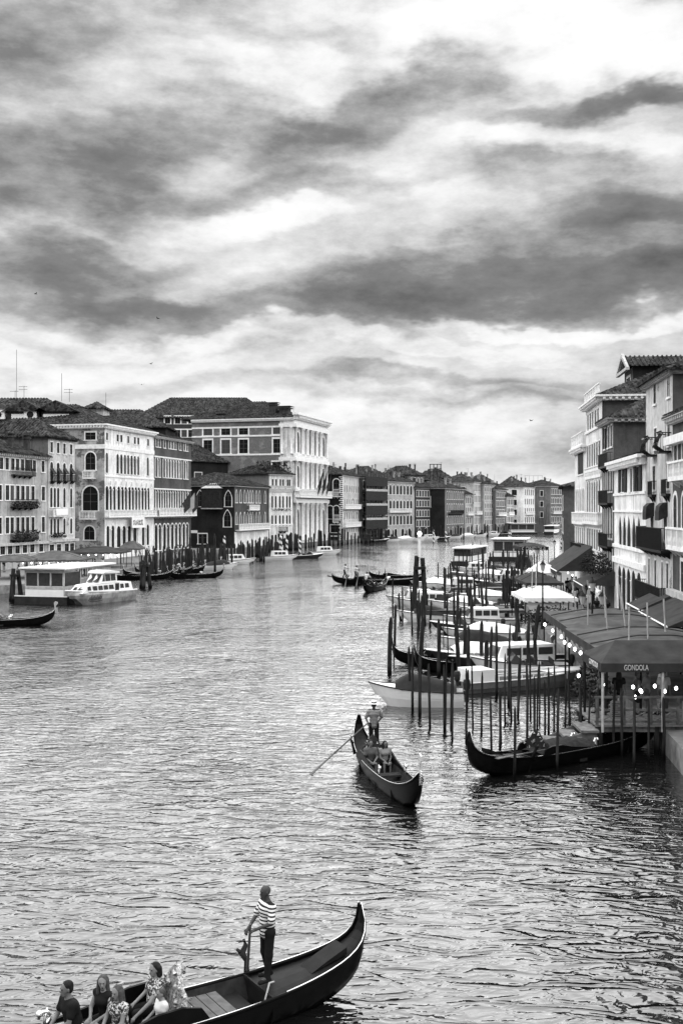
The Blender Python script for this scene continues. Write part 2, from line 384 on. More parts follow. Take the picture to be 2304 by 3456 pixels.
    def column(s, u, z0, z1, r, pl='F', out=.05):
        r *= .8
        key = ('col', round(z1 - z0, 2), round(r, 2))
        if key not in _wc:
            hh = key[1]; mb = MB(); mb.lathe([(r * 1.3, 0), (r * 1.3, r * .5), (r, r * .9), (r * .88, hh - r * 2.2), (r, hh - r * 2), (r * 1.45, hh - .3 * r), (r * 1.45, hh)], n=10)
            _wc[key] = mb.mesh('column', s.tm, True)
        p = s.loc(pl, u, z0, -out); obj('column', _wc[key], s.root, p, 0.)
    def sheet(s, pl, mat):
        L = s.fr(pl)[2]; ops = s.ops[pl]; fn = lambda u, z, d=0.: s.loc(pl, u, z, d)
        xs = sorted({0., L} | {q for o in ops for q in o[:2]}); zs = sorted({-.5, s.h} | {q for o in ops for q in o[2:4]})
        mb = MB(); idx = {}
        def V(x, z):
            if (x, z) not in idx: idx[(x, z)] = len(mb.v); mb.v.append(fn(x, z))
            return idx[(x, z)]
        for z0, z1 in zip(zs[:-1], zs[1:]):
            zm = (z0 + z1) / 2; row = [o for o in ops if o[2] < zm < o[3]]; run = None; cells = []
            for x0, x1 in zip(xs[:-1], xs[1:]):
                xm = (x0 + x1) / 2
                if any(o[0] < xm < o[1] for o in row): run = None
                elif run is None: run = [x0, x1]; cells.append(run)
                else: run[1] = x1
            for x0, x1 in cells: mb.f.append((V(x0, z0), V(x1, z0), V(x1, z1), V(x0, z1))); mb.m.append(0)
        for (a, c, z0, z1, arch) in ops:
            o = [((a + c) / 2 + x, z0 + z) for x, z in outline(c - a, z1 - z0, arch)]
            for p, q in zip(o, o[1:] + o[:1]): mb.quad(fn(*p), fn(*q), fn(q[0], q[1], .042), fn(p[0], p[1], .042))
            if arch:
                mid = len(o) // 2
                for i in range(1, len(o) - 2):
                    cn = (a, z1) if i < mid else (c, z1); mb.add((fn(*cn), fn(*o[i]), fn(*o[i + 1])), ((0, 1, 2),))
        mb.build('wall', mat, s.root)
    def finish(s, roof=None, rise=2.5, over=.6, hip=True, tiles='roof_tiles', ridged=False, chim=0, rdep=None):
        s.sheet('F', s.wall); s.sheet('L', s.sidew); s.sheet('R', s.sidew)
        MB().quad((0, s.dep, -.5), (s.L, s.dep, -.5), (s.L, s.dep, s.h), (0, s.dep, s.h)).build('wall', s.sidew, s.root)
        hip_roof(s.root, s.L, rdep or s.dep, s.h, rise, over, tiles, ridged, hip)
        rnd = random.Random(int(s.L * 100))
        for i in range(chim):
            u = s.L * rnd.uniform(.12, .88); v = s.dep * rnd.uniform(.15, .5); zt = s.h + rise * .5 + rnd.uniform(1., 2.); w = rnd.uniform(.35, .6)
            chimney(s.root, u, v, s.h + .1, zt, w, rnd.choice(('chimney', 'chimney_dark')))
        return s
def chimney(root, u, v, z0, z1, w, mat):
    mb = MB(); mb.box(u - w / 2, u + w / 2, v - w / 2, v + w / 2, z0, z1); mb.box(u - w * .7, u + w * .7, v - w * .7, v + w * .7, z1 + .001, z1 + .22)
    mb.box(u - w * .45, u + w * .45, v - w * .45, v + w * .45, z1 + .221, z1 + .5); mb.box(u - w * .8, u + w * .8, v - w * .8, v + w * .8, z1 + .501, z1 + .62)
    mb.build('chimney', mat, root)
def hip_roof(root, L, D, z, rise, over, tiles, ridged, hip=True):
    x0, x1, y0, y1 = -over, L + over, -over, D + over; hx = min((y1 - y0), (x1 - x0)) / 2; 
    if L >= D: r0, r1 = ((x0 + (hx if hip else 0), (y0 + y1) / 2), (x1 - (hx if hip else 0), (y0 + y1) / 2))
    else: r0, r1 = (((x0 + x1) / 2, y0 + (hx if hip else 0)), ((x0 + x1) / 2, y1 - (hx if hip else 0)))
    zt = z + rise; c = [(x0, y0, z), (x1, y0, z), (x1, y1, z), (x0, y1, z)]; p, q = (r0[0], r0[1], zt), (r1[0], r1[1], zt)
    mb = MB(); mb.quad((x0, y0, z - .12), (x1, y0, z - .12), (x1, y1, z - .12), (x0, y1, z - .12))
    for a, e in zip(c, c[1:] + c[:1]): mb.quad((a[0], a[1], z - .12), (e[0], e[1], z - .12), e, a)
    sl = [(c[0], c[1], q, p), (c[2], c[3], p, q), (c[3], c[0], p, p), (c[1], c[2], q, q)] if L >= D else [(c[3], c[0], p, q), (c[1], c[2], q, p), (c[0], c[1], p, p), (c[2], c[3], q, q)]
    for a, e, f, g in sl:
        if f == g: mb.add((a, e, f), ((0, 1, 2),))
        else: mb.quad(a, e, f, g)
    ro = mb.build('roof', tiles, root)
    if ridged:
        t = MB()
        for a, e, f, g in sl:
            A, E, Fv, G = Vector(a), Vector(e), Vector(f), Vector(g); ax = (E - A); ln = ax.length; ax.normalize()
            nrm = ax.cross((Fv + G) / 2 - (A + E) / 2).normalized()
            if nrm.z < 0: nrm = -nrm
            ga, fa = (G - A).dot(ax), (Fv - A).dot(ax); up = (G - A) - ax * ga; step = ridged; k = int(ln / step)
            for i in range(k):
                u = (i + .5) * ln / k
                tt = 1.0
                if u < ga and ga > 1e-6: tt = u / ga
                elif u > fa and ln - fa > 1e-6: tt = (ln - u) / (ln - fa)
                if tt < .05: continue
                b0 = A + ax * u; b1 = b0 + up * tt; ns = max(1, int((b1 - b0).length / 1.6)); hw = step * .3
                for j in range(ns):
                    s0 = b0 + (b1 - b0) * (j / ns); s1 = b0 + (b1 - b0) * ((j + 1.05) / ns); lift = nrm * .02
                    h0 = nrm * random.uniform(.10, .15); h1 = nrm * random.uniform(.05, .09)
                    t.add([s0 - ax * hw + lift, s0 - ax * hw * .5 + h0, s0 + ax * hw * .5 + h0, s0 + ax * hw + lift, s1 - ax * hw + lift, s1 - ax * hw * .5 + h1, s1 + ax * hw * .5 + h1, s1 + ax * hw + lift],
                          ((0, 1, 5, 4), (1, 2, 6, 5), (2, 3, 7, 6), (0, 3, 2, 1)))
        t.build('tile_courses', tiles, ro, kind='stuff')
    return ro
def antenna(x, y, z, hgt, label, arms=0):
    mb = MB(); mb.tube([(0, 0, 0), (0, 0, hgt)], .035, 5)
    for i in range(arms):
        zz = hgt - .15 - i * .5; mb.box(-.9, .6, -.02, .02, zz - .02, zz + .02)
        for k in range(5): mb.box(-.8 + k * .3, -.77 + k * .3, -.3, .3, zz + .022, zz + .045)
    return tag(mb.build('antenna', 'iron', loc=(x, y, z)), label, 'antenna')
# ---------------------------------------------------------------- left bank
def crop(x0, y0, s): return (lambda *xs: [x0 + s * q for q in xs] if len(xs) > 1 else x0 + s * xs[0]), (lambda y: y0 + s * y)
LD = lambda px: 82.75 / (.23 - (px - CX) / F)
RD = lambda px: 13.6 / ((px - CX) / F - .10)
X1, Y1 = crop(0, 1250, .421); X2, Y2 = crop(600, 1280, .421); Xz, Yz = crop(0, 1560, .2296); X4, Y4 = crop(230, 1420, .2742)
X3, Y3 = crop(1080, 1480, .574); XR, YR = crop(2000, 1180, .4252); XC, YC = crop(1700, 1150, .425)
def flower_box(h, p0, p1, py, pref, hgt, dep=.8):
    u0, z = h.uz(p0, py)[0], h.uz(pref, py)[1]; u1 = h.uz(p1, py)[0]; mb = MB(); rnd = random.Random(int(p0))
    for i in range(int((u1 - u0) * 90 * dep)):
        c = Vector((rnd.uniform(u0, u1), -rnd.uniform(.05, dep + .25), z + rnd.uniform(-.15, hgt))); q = rnd.uniform(.10, .2)
        a = Vector((rnd.uniform(-1, 1), rnd.uniform(-1, 1), rnd.uniform(-1, 1))).normalized() * q; e = a.cross(Vector((rnd.uniform(-1, 1), rnd.uniform(-1, 1), 1))).normalized() * q
        mb.quad(c - a, c - e * .6, c + a, c + e * .6)
    mb.build('balcony_flowers', 'flower', h.root, kind='stuff')
# hotel with dark balconies
h = House('hotel', 'weathered pale plaster house with three dark flowered balconies stacked on its front', -75, LD(-75), 162, LD(162), 17.5, 14, 'cream_stucco')
h.row([-58, -38, -18, 6, 25, 44, 60, 77, 97, 117, 146], .95, 1547, 1586, ref=44, shut=(0, 1, 0, 0, 0, 0, 0, 0, 1, 0, 0))
xs = [-55, -30, 1, 26, 42, 61, 78, 94, 112, 147]
h.row(xs, 1.0, 1639, 1688, ref=61, style=('', 'pale', '', '', 'pale', '')); h.row(xs, .95, 1746, 1799, ref=61)
h.row([-50, -20, 10, 35, 60, 85, 110, 140], 1.3, 1838, 1868, ref=60)
h.pbalc(38, 108, 1601, stone=False, hgt=1.); h.pbalc(35, 112, 1710, stone=False, hgt=1.1, dep=.9); h.pbalc(35, 116, 1822, stone=False, hgt=1., dep=.8)
flower_box(h, 36, 118, 1713, 40, .9); flower_box(h, 34, 120, 1826, 40, 1.5)
h.cornice(17.5, .5, .5, 'trim_grey'); h.band(4.3, 4.7, .5, 'trim_grey', 'shop_cornice')
h.finish(rise=3.2, ridged=.5, chim=0); chimney(h.root, h.uz(80, 1550)[0], 2., 17.6, 20., .7, 'chimney_dark'); chimney(h.root, h.uz(124, 1550)[0], 1.6, 17.6, 20., .7, 'chimney_dark')
# narrow white house
h = House('white_house', 'narrow white house with slender arched windows and a cloth banner on its balcony', 163.5, LD(163.5), 254, LD(254), 20.6, 13, 'pale_wall', sidew='grey_stucco')
h.row([175, 197, 218, 241], .8, 1492, 1527); h.row([175, 197, 218, 241], .95, 1559, 1622, 1)
h.row([174, 185.5, 197, 218, 241], .78, 1645, 1712, 1); h.row([174, 185.5, 197, 218, 241], .75, 1750, 1804, 1)
h.row([176, 200, 226, 244], 1.4, 1838, 1868)
for q in (175, 197, 218, 241): h.pbalc(q - 6, q + 7, 1622, stone=False, hgt=.9, dep=.6)
for q in (175, 197, 218, 241):
    u, z = h.uz(q, 1590); mb = MB(); mb.add([(u - .5, -.02, z + .5), (u + .5, -.02, z + .5), (u + .5, -.75, z - .5), (u - .5, -.75, z - .5)], ((0, 1, 2, 3),)); mb.add([(u - .5, -.05, z + .47), (u - .5, -.75, z - .53), (u - .5, -.05, z - .53)], ((0, 1, 2),)); mb.build('window_awning', 'shutter', h.root)
h.pbalc(168, 213, 1741, hgt=1.); flower_box(h, 167, 213, 1812, 170, .6, .5)
u0, z1 = h.uz(174, 1717); u1, z0 = h.uz(214, 1740)
mb = MB(); mb.add([(u0, -.80, z1), (u0 + .12, -.82, z0), (u1 - .1, -.84, z0 + .1), (u1, -.80, z1 + .05), (u0, -.76, z1), (u0 + .12, -.77, z0), (u1 - .1, -.77, z0 + .1), (u1, -.76, z1 + .05)], ((0, 1, 2, 3), (4, 7, 6, 5), (0, 4, 5, 1), (1, 5, 6, 2), (2, 6, 7, 3), (3, 7, 4, 0)))
mb.build('banner', 'cloth_white', h.root)
h.band(4.4, 4.8, .5, 'trim_grey', 'shop_cornice'); h.cornice(20.6, .35, .5, 'chimney_dark')
h.finish(rise=3.2, ridged=.5)
# Byzantine palace, white
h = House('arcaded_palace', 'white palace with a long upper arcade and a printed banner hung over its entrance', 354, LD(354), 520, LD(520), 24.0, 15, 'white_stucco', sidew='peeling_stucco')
z = h.row(X4(480, 612, 657, 742, 823, 865, 985), .85, Y4(148), Y4(238), trim=.1, style=('pale', '', ''))
z2 = h.row(X4(478, 611, 657, 700, 740, 782, 822, 864, 982), 1.0, Y4(393), Y4(640), 1, trim=.12, style=('pale', '', '', 'pale'))
for q in X4(634, 679, 720, 761, 802, 843): h.column(h.uz(q, 1500)[0], z2[0], z2[1] - .45, .13)
z3 = h.row(X4(480, 522, 568, 624, 668, 710, 755, 795, 835, 872, 915, 950, 988), 1.15, Y4(802), Y4(1105), 1, trim=.1, style='void')
for q in X4(501, 545, 596, 646, 689, 732, 775, 815, 854, 893, 932, 969): h.column(h.uz(q, 1700)[0], z3[0], z3[1] - .5, .2)
u0, u1 = 1.0, h.L - .3
for i in range(9):   # carved roundels between the arches
    u = u0 + (u1 - u0) * (i + .5) / 9; mb = MB(); mb.prism([(.42 * math.cos(k * .785), .62 * math.sin(k * .785)) for k in range(8)], -.08, .01, lambda a, c, d: (a, d, c)); mb.prism([(.2 * math.cos(k * .785), .38 * math.sin(k * .785)) for k in range(8)], -.1, -.081, lambda a, c, d: (a, d, c), 1)
    mb.build('roundel', ['trim', 'trim_grey'], h.root, (u, 0, h.uz(X4(500), Y4(765))[1]))
zb = h.uz(X4(470), Y4(1180))[1]; h.balcony(.1, h.L - .1, zb, .8, 1.15)
g = h.row(X4(492, 553), 1.15, Y4(1292), 1850, 1, trim=.16, style='void'); h.row(X4(625, 690, 755, 822), 1.5, Y4(1300), 1850, 1, ref=X4(492), trim=.1, style='void'); h.row(X4(925, 982), 1.15, Y4(1292), 1850, 1, ref=X4(492), trim=.16, style='void')
for q in X4(522, 658, 722, 790, 855, 953): h.column(h.uz(q, 1800)[0], 1.0, g[1] - .6, .22)
zs = h.uz(X4(470), Y4(345))[1]; h.band(zs, zs + .75, .09, planes='FL'); zs = h.uz(X4(470), Y4(690))[1]; h.band(zs, zs + .25, .1)
h.cornice(24., .75, .7, planes='FL')
h.row([X4(278)], 1.9, Y4(145), Y4(235), pl='L', trim=.22); h.row([X4(278)], 1.85, Y4(388), Y4(606), 1, 'L', trim=.2); h.row([X4(277)], 2.8, Y4(806), Y4(1105), 1, 'L', trim=.22); h.row([X4(265)], 1.9, Y4(1297), Y4(1465), 1, 'L', trim=.2)
for py, a, c in ((Y4(705), 200, 345), (Y4(1205), 160, 355)): h.pbalc(X4(a), X4(c), py, pref=X4(278), pl='L', hgt=1.2, dep=.7)
u0, z1 = h.uz(429, 1746); u1, z0 = h.uz(472, 1780)
ban = MB(); ban.box(u0, u1, -.98, -.94, z0, z1); bo = ban.build('banner', 'cloth_white', h.root)
def text(s, size, mat, parent, loc, rot, ext=.01, sx=1., name='lettering', shear=0.):
    cu = bpy.data.curves.new('t', 'FONT'); cu.body = s; cu.size = size; cu.extrude = ext; cu.align_x = 'CENTER'; cu.align_y = 'CENTER'; cu.shear = shear
    t = bpy.data.objects.new('t', cu); COL.objects.link(t); me = bpy.data.meshes.new_from_object(t.evaluated_get(bpy.context.evaluated_depsgraph_get())) if False else t.to_mesh().copy()
    bpy.data.objects.remove(t); me.materials.clear(); me.materials.append(MATS[mat])
    o = obj(name, me, parent, loc); o.rotation_euler = rot; o.scale = (sx, 1, 1); return o
# two lines of print, unreadable at this distance: short dark strokes
for j, zz in enumerate((.62, .36)):
    mb = MB(); rr = random.Random(j); x = u0 + (u1 - u0) * .1
    while x < u0 + (u1 - u0) * .84:
        w = rr.choice((.09, .13, .16)); hh = .2; zc = z0 + (z1 - z0) * zz
        mb.box(x, x + .05, -.995, -.981, zc - hh, zc + hh); mb.box(x + .051, x + w, -.995, -.981, zc + (hh - .1 if rr.random() < .5 else -hh), zc + (hh if rr.random() < .5 else -hh + .1) + .101)
        x += w + rr.choice((.06, .06, .22))
    mb.build('lettering', 'iron', bo)
h.finish(rise=4.5, ridged=.5, rdep=26); loredan = h
# second arcaded palace, grey
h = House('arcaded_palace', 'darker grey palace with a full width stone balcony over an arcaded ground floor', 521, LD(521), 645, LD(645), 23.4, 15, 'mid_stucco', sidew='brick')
h.row(X4(1095, 1125, 1187, 1250, 1284, 1318, 1378, 1433, 1463), .95, Y4(225), Y4(320), trim=.16, style='pale')
z2 = h.row(X4(1088, 1120, 1183, 1216, 1249, 1282, 1316, 1348, 1380, 1433, 1463), 1.0, Y4(450), Y4(690), 1, trim=.2, style='pale')
for q in X4(1104, 1199, 1232, 1265, 1299, 1332, 1364, 1448): h.column(h.uz(q, 1500)[0], z2[0], z2[1] - .5, .15)
xs = [X4(1062 + (1490 - 1062) * i / 14) for i in range(15)]
z3 = h.row(xs, .98, Y4(842), Y4(1095), 1, trim=.1, style='void')
for a, c in zip(xs[:-1], xs[1:]): h.column(h.uz((a + c) / 2, 1700)[0], z3[0], z3[1] - .45, .17)
zb = h.uz(X4(1050), Y4(1170))[1]; h.balcony(-.2, h.L + .3, zb, 1.2, 1.5)
xs = X4(1083, 1130, 1187, 1230, 1283, 1330, 1375, 1425, 1465); g = h.row(xs, 1.3, Y4(1278), 1858, 1, trim=.22, style='void')
for a, c in zip(xs[:-1], xs[1:]): h.column(h.uz((a + c) / 2, 1800)[0], 1.0, g[1] - .6, .2)
for py in (435, 835): zs = h.uz(X4(1050), Y4(py))[1]; h.band(zs - .12, zs + .12, .12)
h.cornice(23.4, .5, .6, 'trim_grey')
for i in range(3):   # flags on slanting poles
    u = h.L * (.62 + .12 * i); mb = MB(); mb.tube([(u, -.1, zb + 1.), (u + .9, -2.6, zb + 5.)], .05, 5)
    mb.add([(u + .2, -.9, zb + 2.4), (u + .8, -2.4, zb + 4.6), (u + .9, -2.3, zb + 1.6), (u + .35, -1.3, zb + .4)], ((0, 1, 2, 3),), 1 if i != 1 else 2); mb.build('flag', ['iron', 'flag', 'blind'], h.root)
h.finish(rise=3.5, ridged=.5, rdep=20)
# dark gothic palace
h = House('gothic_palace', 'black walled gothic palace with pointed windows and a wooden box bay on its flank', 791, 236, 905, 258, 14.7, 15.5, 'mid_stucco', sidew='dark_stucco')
xs = X2(470, 503, 535, 562, 581, 600, 630, 655, 700); z = h.row(xs, .95, Y2(888), Y2(988), 2, trim=.18, style=('pale', '', '')); h.row(xs, .9, Y2(1070), Y2(1162), 2, trim=.18)
h.pbalc(X2(462), X2(715), Y2(1208), pref=X2(470), hgt=1.3, dep=1.); h.pbalc(X2(555), X2(635), Y2(1045), pref=X2(560), hgt=1.1)
h.row(X2(492, 530, 568, 628, 648), .9, Y2(1262), Y2(1320), 1, trim=.1)
mb = MB(); mb.box(.02, h.L - .02, -.06, .0, .6, h.uz(X2(470), Y2(1225))[1]); mb.build('stone_base', 'white_stucco', h.root)
for cx_, w, a, c in ((178, 1.5, 890, 1020), (405, 1.5, 893, 1020), (398, 1.6, 1050, 1182)): h.row([X2(cx_)], w, Y2(a), Y2(c), 2, 'L', trim=.2)
h.row([X2(200)], 2., Y2(1240), Y2(1318), 0, 'L', trim=.2)
u0, z1 = h.uz(X2(208), Y2(880), 'L'); u1, z0 = h.uz(X2(358), Y2(1032), 'L')
mb = MB(); mb.box(u0, u1, -1.2, .05, z0, z1); mb.box(u0 - .15, u1 + .15, -1.35, .05, z1 + .002, z1 + .15); mb.add([(u0 - .15, -1.35, z1 + .16), (u1 + .15, -1.35, z1 + .16), ((u0 + u1) / 2 + .8, 0, z1 + 1.2), ((u0 + u1) / 2 - .8, 0, z1 + 1.2), (u0 - .15, 0, z1 + .16), (u1 + .15, 0, z1 + .16)], ((0, 1, 2, 3), (0, 3, 4), (1, 5, 2)), 1)
for i in range(8): mb.box(u0 + (u1 - u0) * i / 7 - .05, u0 + (u1 - u0) * i / 7 + .05, -1.25, -1.19, z0, z1)
mb.box(u0 - .1, u1 + .1, -1.3, .05, z0 - .22, z0 - .002, 1); mb.build('bay_window', ['shutter', 'trim_grey'], h.root, h.loc('L', 0, 0), h.prz('L'))
u, zz = h.uz(X2(128), Y2(1222), 'L'); MB().box(u - .9, u + .9, -.06, -.01, zz - .3, zz + .3).build('sign_board', 'cloth_white', h.root, h.loc('L', 0, 0), h.prz('L'))
h.cornice(14.7, .35, .4, planes='FL', dent=False); h.finish(rise=3., ridged=.5)
# upper dark house behind it
h = House('dark_house', 'dark house with low tiled roof rising behind the gothic palace', 640, 262, 830, 275, 21.0, 14, 'dark_stucco'); h.row(X2(165), 2., Y2(745), Y2(830)) if False else h.row([X2(165)], 2.2, Y2(748), Y2(828), trim=.15, style='pale')
h.row(X2(425, 445, 465, 485, 505), .8, Y2(762), Y2(800), trim=.12); h.finish(rise=4.5, ridged=.6)
# white narrow palazzo
h = House('white_palazzo', 'narrow white palazzo with roof terrace plants squeezed beside the tall columned palace', 908, 258, 987, 264.5, 17.9, 14, 'white_stucco', sidew='grey_stucco')
h.row(X2(760, 788, 822, 833, 844, 880, 896), .62, Y2(800), Y2(870), trim=.08); xs = X2(757, 785, 818, 831, 844, 875, 897)
h.row(xs, .62, Y2(935), Y2(1030), 1, trim=.1); h.row(xs, .62, Y2(1090), Y2(1178), 1, trim=.1); h.row(X2(757, 785, 838, 875, 897), .8, Y2(1245), 1842, 1, trim=.1, style='void')
zs = h.uz(X2(750), Y2(905))[1]; h.band(zs, zs + 1.6, .08, 'trim_grey'); h.band(5.5, 5.9, .12); h.pbalc(X2(808), X2(868), Y2(1218), hgt=1., stone=False)
flower_box(h, X2(750), X2(905), Y2(1048), X2(750), .3, .2); h.cornice(17.9, .4, .5); h.finish(rise=2.2, ridged=.5)
mb = MB(); rr = random.Random(4)
for i in range(300):
    c = Vector((rr.uniform(-2, h.L), rr.uniform(.5, 2.5), 18.6 + rr.uniform(0, 2.2))); a = Vector((rr.uniform(-1, 1), rr.uniform(-1, 1), rr.uniform(-1, 1))).normalized() * .25; e = a.cross(Vector((0, 1, .3))).normalized() * .2
    mb.quad(c - a, c - e, c + a, c + e)
for i in range(4): mb.lathe([(.3, 18.0), (.42, 18.9)], (i * h.L / 4 + .3, 1., 0), 7)
mb.build('terrace_plants', 'flower', h.root, kind='stuff')
# great columned palace
h = House('columned_palace', 'tall white stone palace with three storeys of giant columns and a deep cornice', 993, 266, 1100, 292, 31.8, 27, 'istrian_stone', sidew='rubble_brick')
lv = [(Y2(600), Y2(385)), (Y2(880), Y2(655)), (Y2(1298), Y2(990))]; zs = [(h.uz(X2(945), a)[1], h.uz(X2(945), c)[1]) for a, c in lv]
for k, (z0, z1) in enumerate(zs):
    hh = z1 - z0
    for i, (fu, w, ar, f) in enumerate(((.10, 2.2, 1, .80), (.27, 1.3, 0, .5), (.42, 2.4, 1, .84), (.58, 2.4, 1, .84), (.74, 1.3, 0, .5), (.90, 2.2, 1, .80))):
        h.win('F', h.L * fu, z0 + .3 + (.2 if ar else 0), w, hh * f - (.2 if ar else 0), ar, .2, 'void' if ar else '')
        if not ar: h.win('F', h.L * fu, z0 + hh * .62, w, hh * .2, 0, .15)
    for fu in (.02, .19, .235, .33, .37, .47, .53, .63, .67, .765, .81, .98): h.column(h.L * fu, z0, z1, .42 if k == 2 else .38, 'F', .35)
    h.band(z1 + .02, z1 + .9, .75); h.band(z0 - .5, z0 - .02, .5); h.band(z1 + .91, z1 + 1.9, .4)
h.balcony(-.4, h.L + .6, zs[1][0] - 1.9, 1.6, 1.7)
h.cornice(33., 1.6, 1.5); mb = MB(); mb.box(-.2, 4.6, -.0, .5, .5, 31.7)
o = MB().box(0, 3.6, -.18, .02, .5, 31.8).build('stone_return', 'istrian_stone', h.root, h.loc('L', h.dep - 3.6, 0), h.prz('L'))
for k, (z0, z1) in enumerate(zs):
    for v in (.6, 3.1): h.column(h.dep - v, z0, z1, .36, 'L', .25)
    MB().box(h.dep - 3.8, h.dep + .2, -.55, .02, z1 + .03, z1 + .88).build('string_course', 'trim', h.root, h.loc('L', 0, 0), h.prz('L'))
xs = X2(242, 385, 527, 800); h.row(xs, 2.4, Y2(398), Y2(450), 0, 'L', trim=.35, style=('pale', '', '')); h.row(xs, 2.3, Y2(488), Y2(598), 0, 'L', trim=.35, style=('', 'pale', ''))
h.row([X2(795)], 2.4, Y2(662), Y2(740), 0, 'L', trim=.3)
for py in (385, 455, 605): zz = h.uz(X2(500), Y2(py), 'L')[1]; MB().box(0, h.dep - 3.65, -.12, .02, zz - .2, zz + .2).build('string_course', 'trim', h.root, h.loc('L', 0, 0), h.prz('L'))
h.cornice(31.8, .7, .7, planes='L')
for i in range(3):
    u = h.L * (.5 + .14 * i); z0 = zs[1][0]; mb = MB(); mb.tube([(u, -1.2, z0 - 1.), (u + .6, -3.6, z0 + 6.)], .07, 5); mb.add([(u + .2, -1.9, z0 + 1.2), (u + .5, -3.2, z0 + 5.), (u + .7, -2.6, z0 + .6), (u + .3, -1.7, z0 - 1.6)], ((0, 1, 2, 3),), 1); mb.build('flag', ['iron', 'flag'], h.root)
h.finish(rise=.8, over=.3, ridged=0)
hip_roof(h.root, h.L - 3, h.dep + 4, 32.0, 5.2, -.4, 'roof_tiles_dark', .7)
for px_, py_, w in ((730, 1400, 1.6), (905, 1362, 1.7), (945, 1375, 2.2)):
    u, zz = h.uz(px_, py_, 'L'); chimney(h.root, 4., h.dep - u, 32, zz, w, 'chimney_dark')
# brick block behind the palaces
h = House('brick_block', 'huge dark brick block with hipped roof rising behind the palaces', 455, 300, 690, 300, 34.6, 17, 'brick', sidew='brick')
h.L = gx(925, 300) - h.A.x
for py_, hh in ((1418, 2.2), (1463, 2.4), (1505, 3.)):
    h.row([560 + 6, 582, 600, 622, 645, 668], 1.5, py_ - 12, py_ + 12, trim=.3, style=('', 'pale'))
h.finish(rise=6.4, over=.5, ridged=.7)
# roofscape behind the near left houses
def back_block(label, pA, D, pB, zt, rise, dep=18, wall='brick', ridged=.55):
    q = House('tiled_house', label, pA, D, pB, D, zt, dep, wall, group=None); q.finish(rise=rise, over=.6, ridged=ridged); return q
q = back_block('wide tiled roof with two dormers and white blinds above the weathered hotel', -220, 193, 262, gz(1425, 193), gz(1343, 200) - gz(1425, 193), 15, 'brick')
for cx_ in (178, 435):     # dormers
    px_ = X1(cx_); D = 190.; x = gx(px_, D) - q.A.x; z0 = gz(Y1(390), D); z1 = gz(Y1(325), D); mb = MB()
    mb.box(-3., 3., 0, 6, z0 - .6, z1, 0); mb.box(-2.3, 2.3, -.1, -.01, z0, z1 - .4, 1)
    for k in (-2.4, 2.4): mb.box(k - .1, k + .1, -.2, -.011, z0 - .2, z1 - .2, 2)
    mb.add([(-4, -.6, z1), (4, -.6, z1), (0, -.6, z1 + 2.), (-4, 8, z1), (4, 8, z1), (0, 8, z1 + 2.)], ((0, 1, 2), (0, 2, 5, 3), (1, 4, 5, 2)), 3)
    mb.box(-5.6, -3.4, -.3, .4, z0 + .1, z0 + 1.7, 4); mb.tube([(-4.5, -.31, z0 + .9), (-4.5, -.36, z0 + .9)], .6, 10, 5)
    mb.build('dormer', ['chimney_dark', 'cloth_white', 'iron', 'roof_tiles', 'trim', 'iron'], q.root, (x, -1.5, 0))
q = back_block('low tiled roof running behind the arcaded palaces', 250, 214, 560, gz(1442, 214), 4., 12, 'dark_stucco')
q = back_block('small gabled attic with white face on the long roof ridge', 290, 196, 350, gz(1378, 196), 1.3, 5, 'pale_wall', .5)
q.root
for px_, py_, top, D, ar, lab in ((57, 1338, 1180, 190, 0, 'tallest bare mast on the roof above the weathered hotel'), (209, 1340, 1260, 188, 0, 'bare mast at the end of the long dormer roof ridge'), (82, 1335, 1302, 189, 2, 'crossbar aerial beside the tallest bare mast'), (235, 1342, 1312, 189, 2, 'crossbar aerial beside the bare mast at the ridge end'),
    (358, 1370, 1325, 200, 0, 'short bare mast on the white faced attic'), (52, 1335, 1318, 189, 1, 'stubby single bar aerial at the foot of the tallest mast'), (990, 1395, 1372, 292, 2, 'crossbar aerial on the tall columned palace')):
    antenna(gx(px_, D), D, gz(py_ + 14, D), gz(top, D) - gz(py_ + 14, D), lab, ar)
# quoined house and the far row
h = House('quoined_house', 'dark flanked house with white chequered quoins at its corner', 1155, 294, 1215, 318, 18.8, 14, 'pale_wall', sidew='dark_stucco')
for a, py_, pb in ((1220, 1015, 1118), (1270, 1015, 1118), (1270, 800, 905)): h.row([X2(a)], 1.7, Y2(py_), Y2(pb), 1, 'L', trim=.22)
h.row([X2(1262)], 2.6, Y2(1170), Y2(1228), 0, 'L', trim=.25); h.row([X2(1260)], 2.4, Y2(1262), Y2(1320), 0, 'L', trim=.25)
for py_ in (940, 1145): h.pbalc(X2(1245), X2(1292), Y2(py_), pref=X2(1265), pl='L', hgt=2.)
for i in range(34): MB().box(-.06, .9 if i % 2 else .55, -.09, .0, .5 + i * .53, .5 + i * .53 + .27).build('quoin', 'trim', h.root); 
for i in range(34): MB().box(-.09, -.061, 0, .9 if i % 2 else .55, .5 + i * .53, .5 + i * .53 + .27).build('quoin', 'trim', h.root)
h.grid('F', 4, 7, 2., 17., .9, .55, 1); h.balcony(.3, h.L - .3, 9.6, .9, 1.2); h.balcony(.3, h.L, 4.6, .9, 1.2); h.cornice(18.8, .4, .4); h.finish(rise=3., ridged=.7, chim=2)
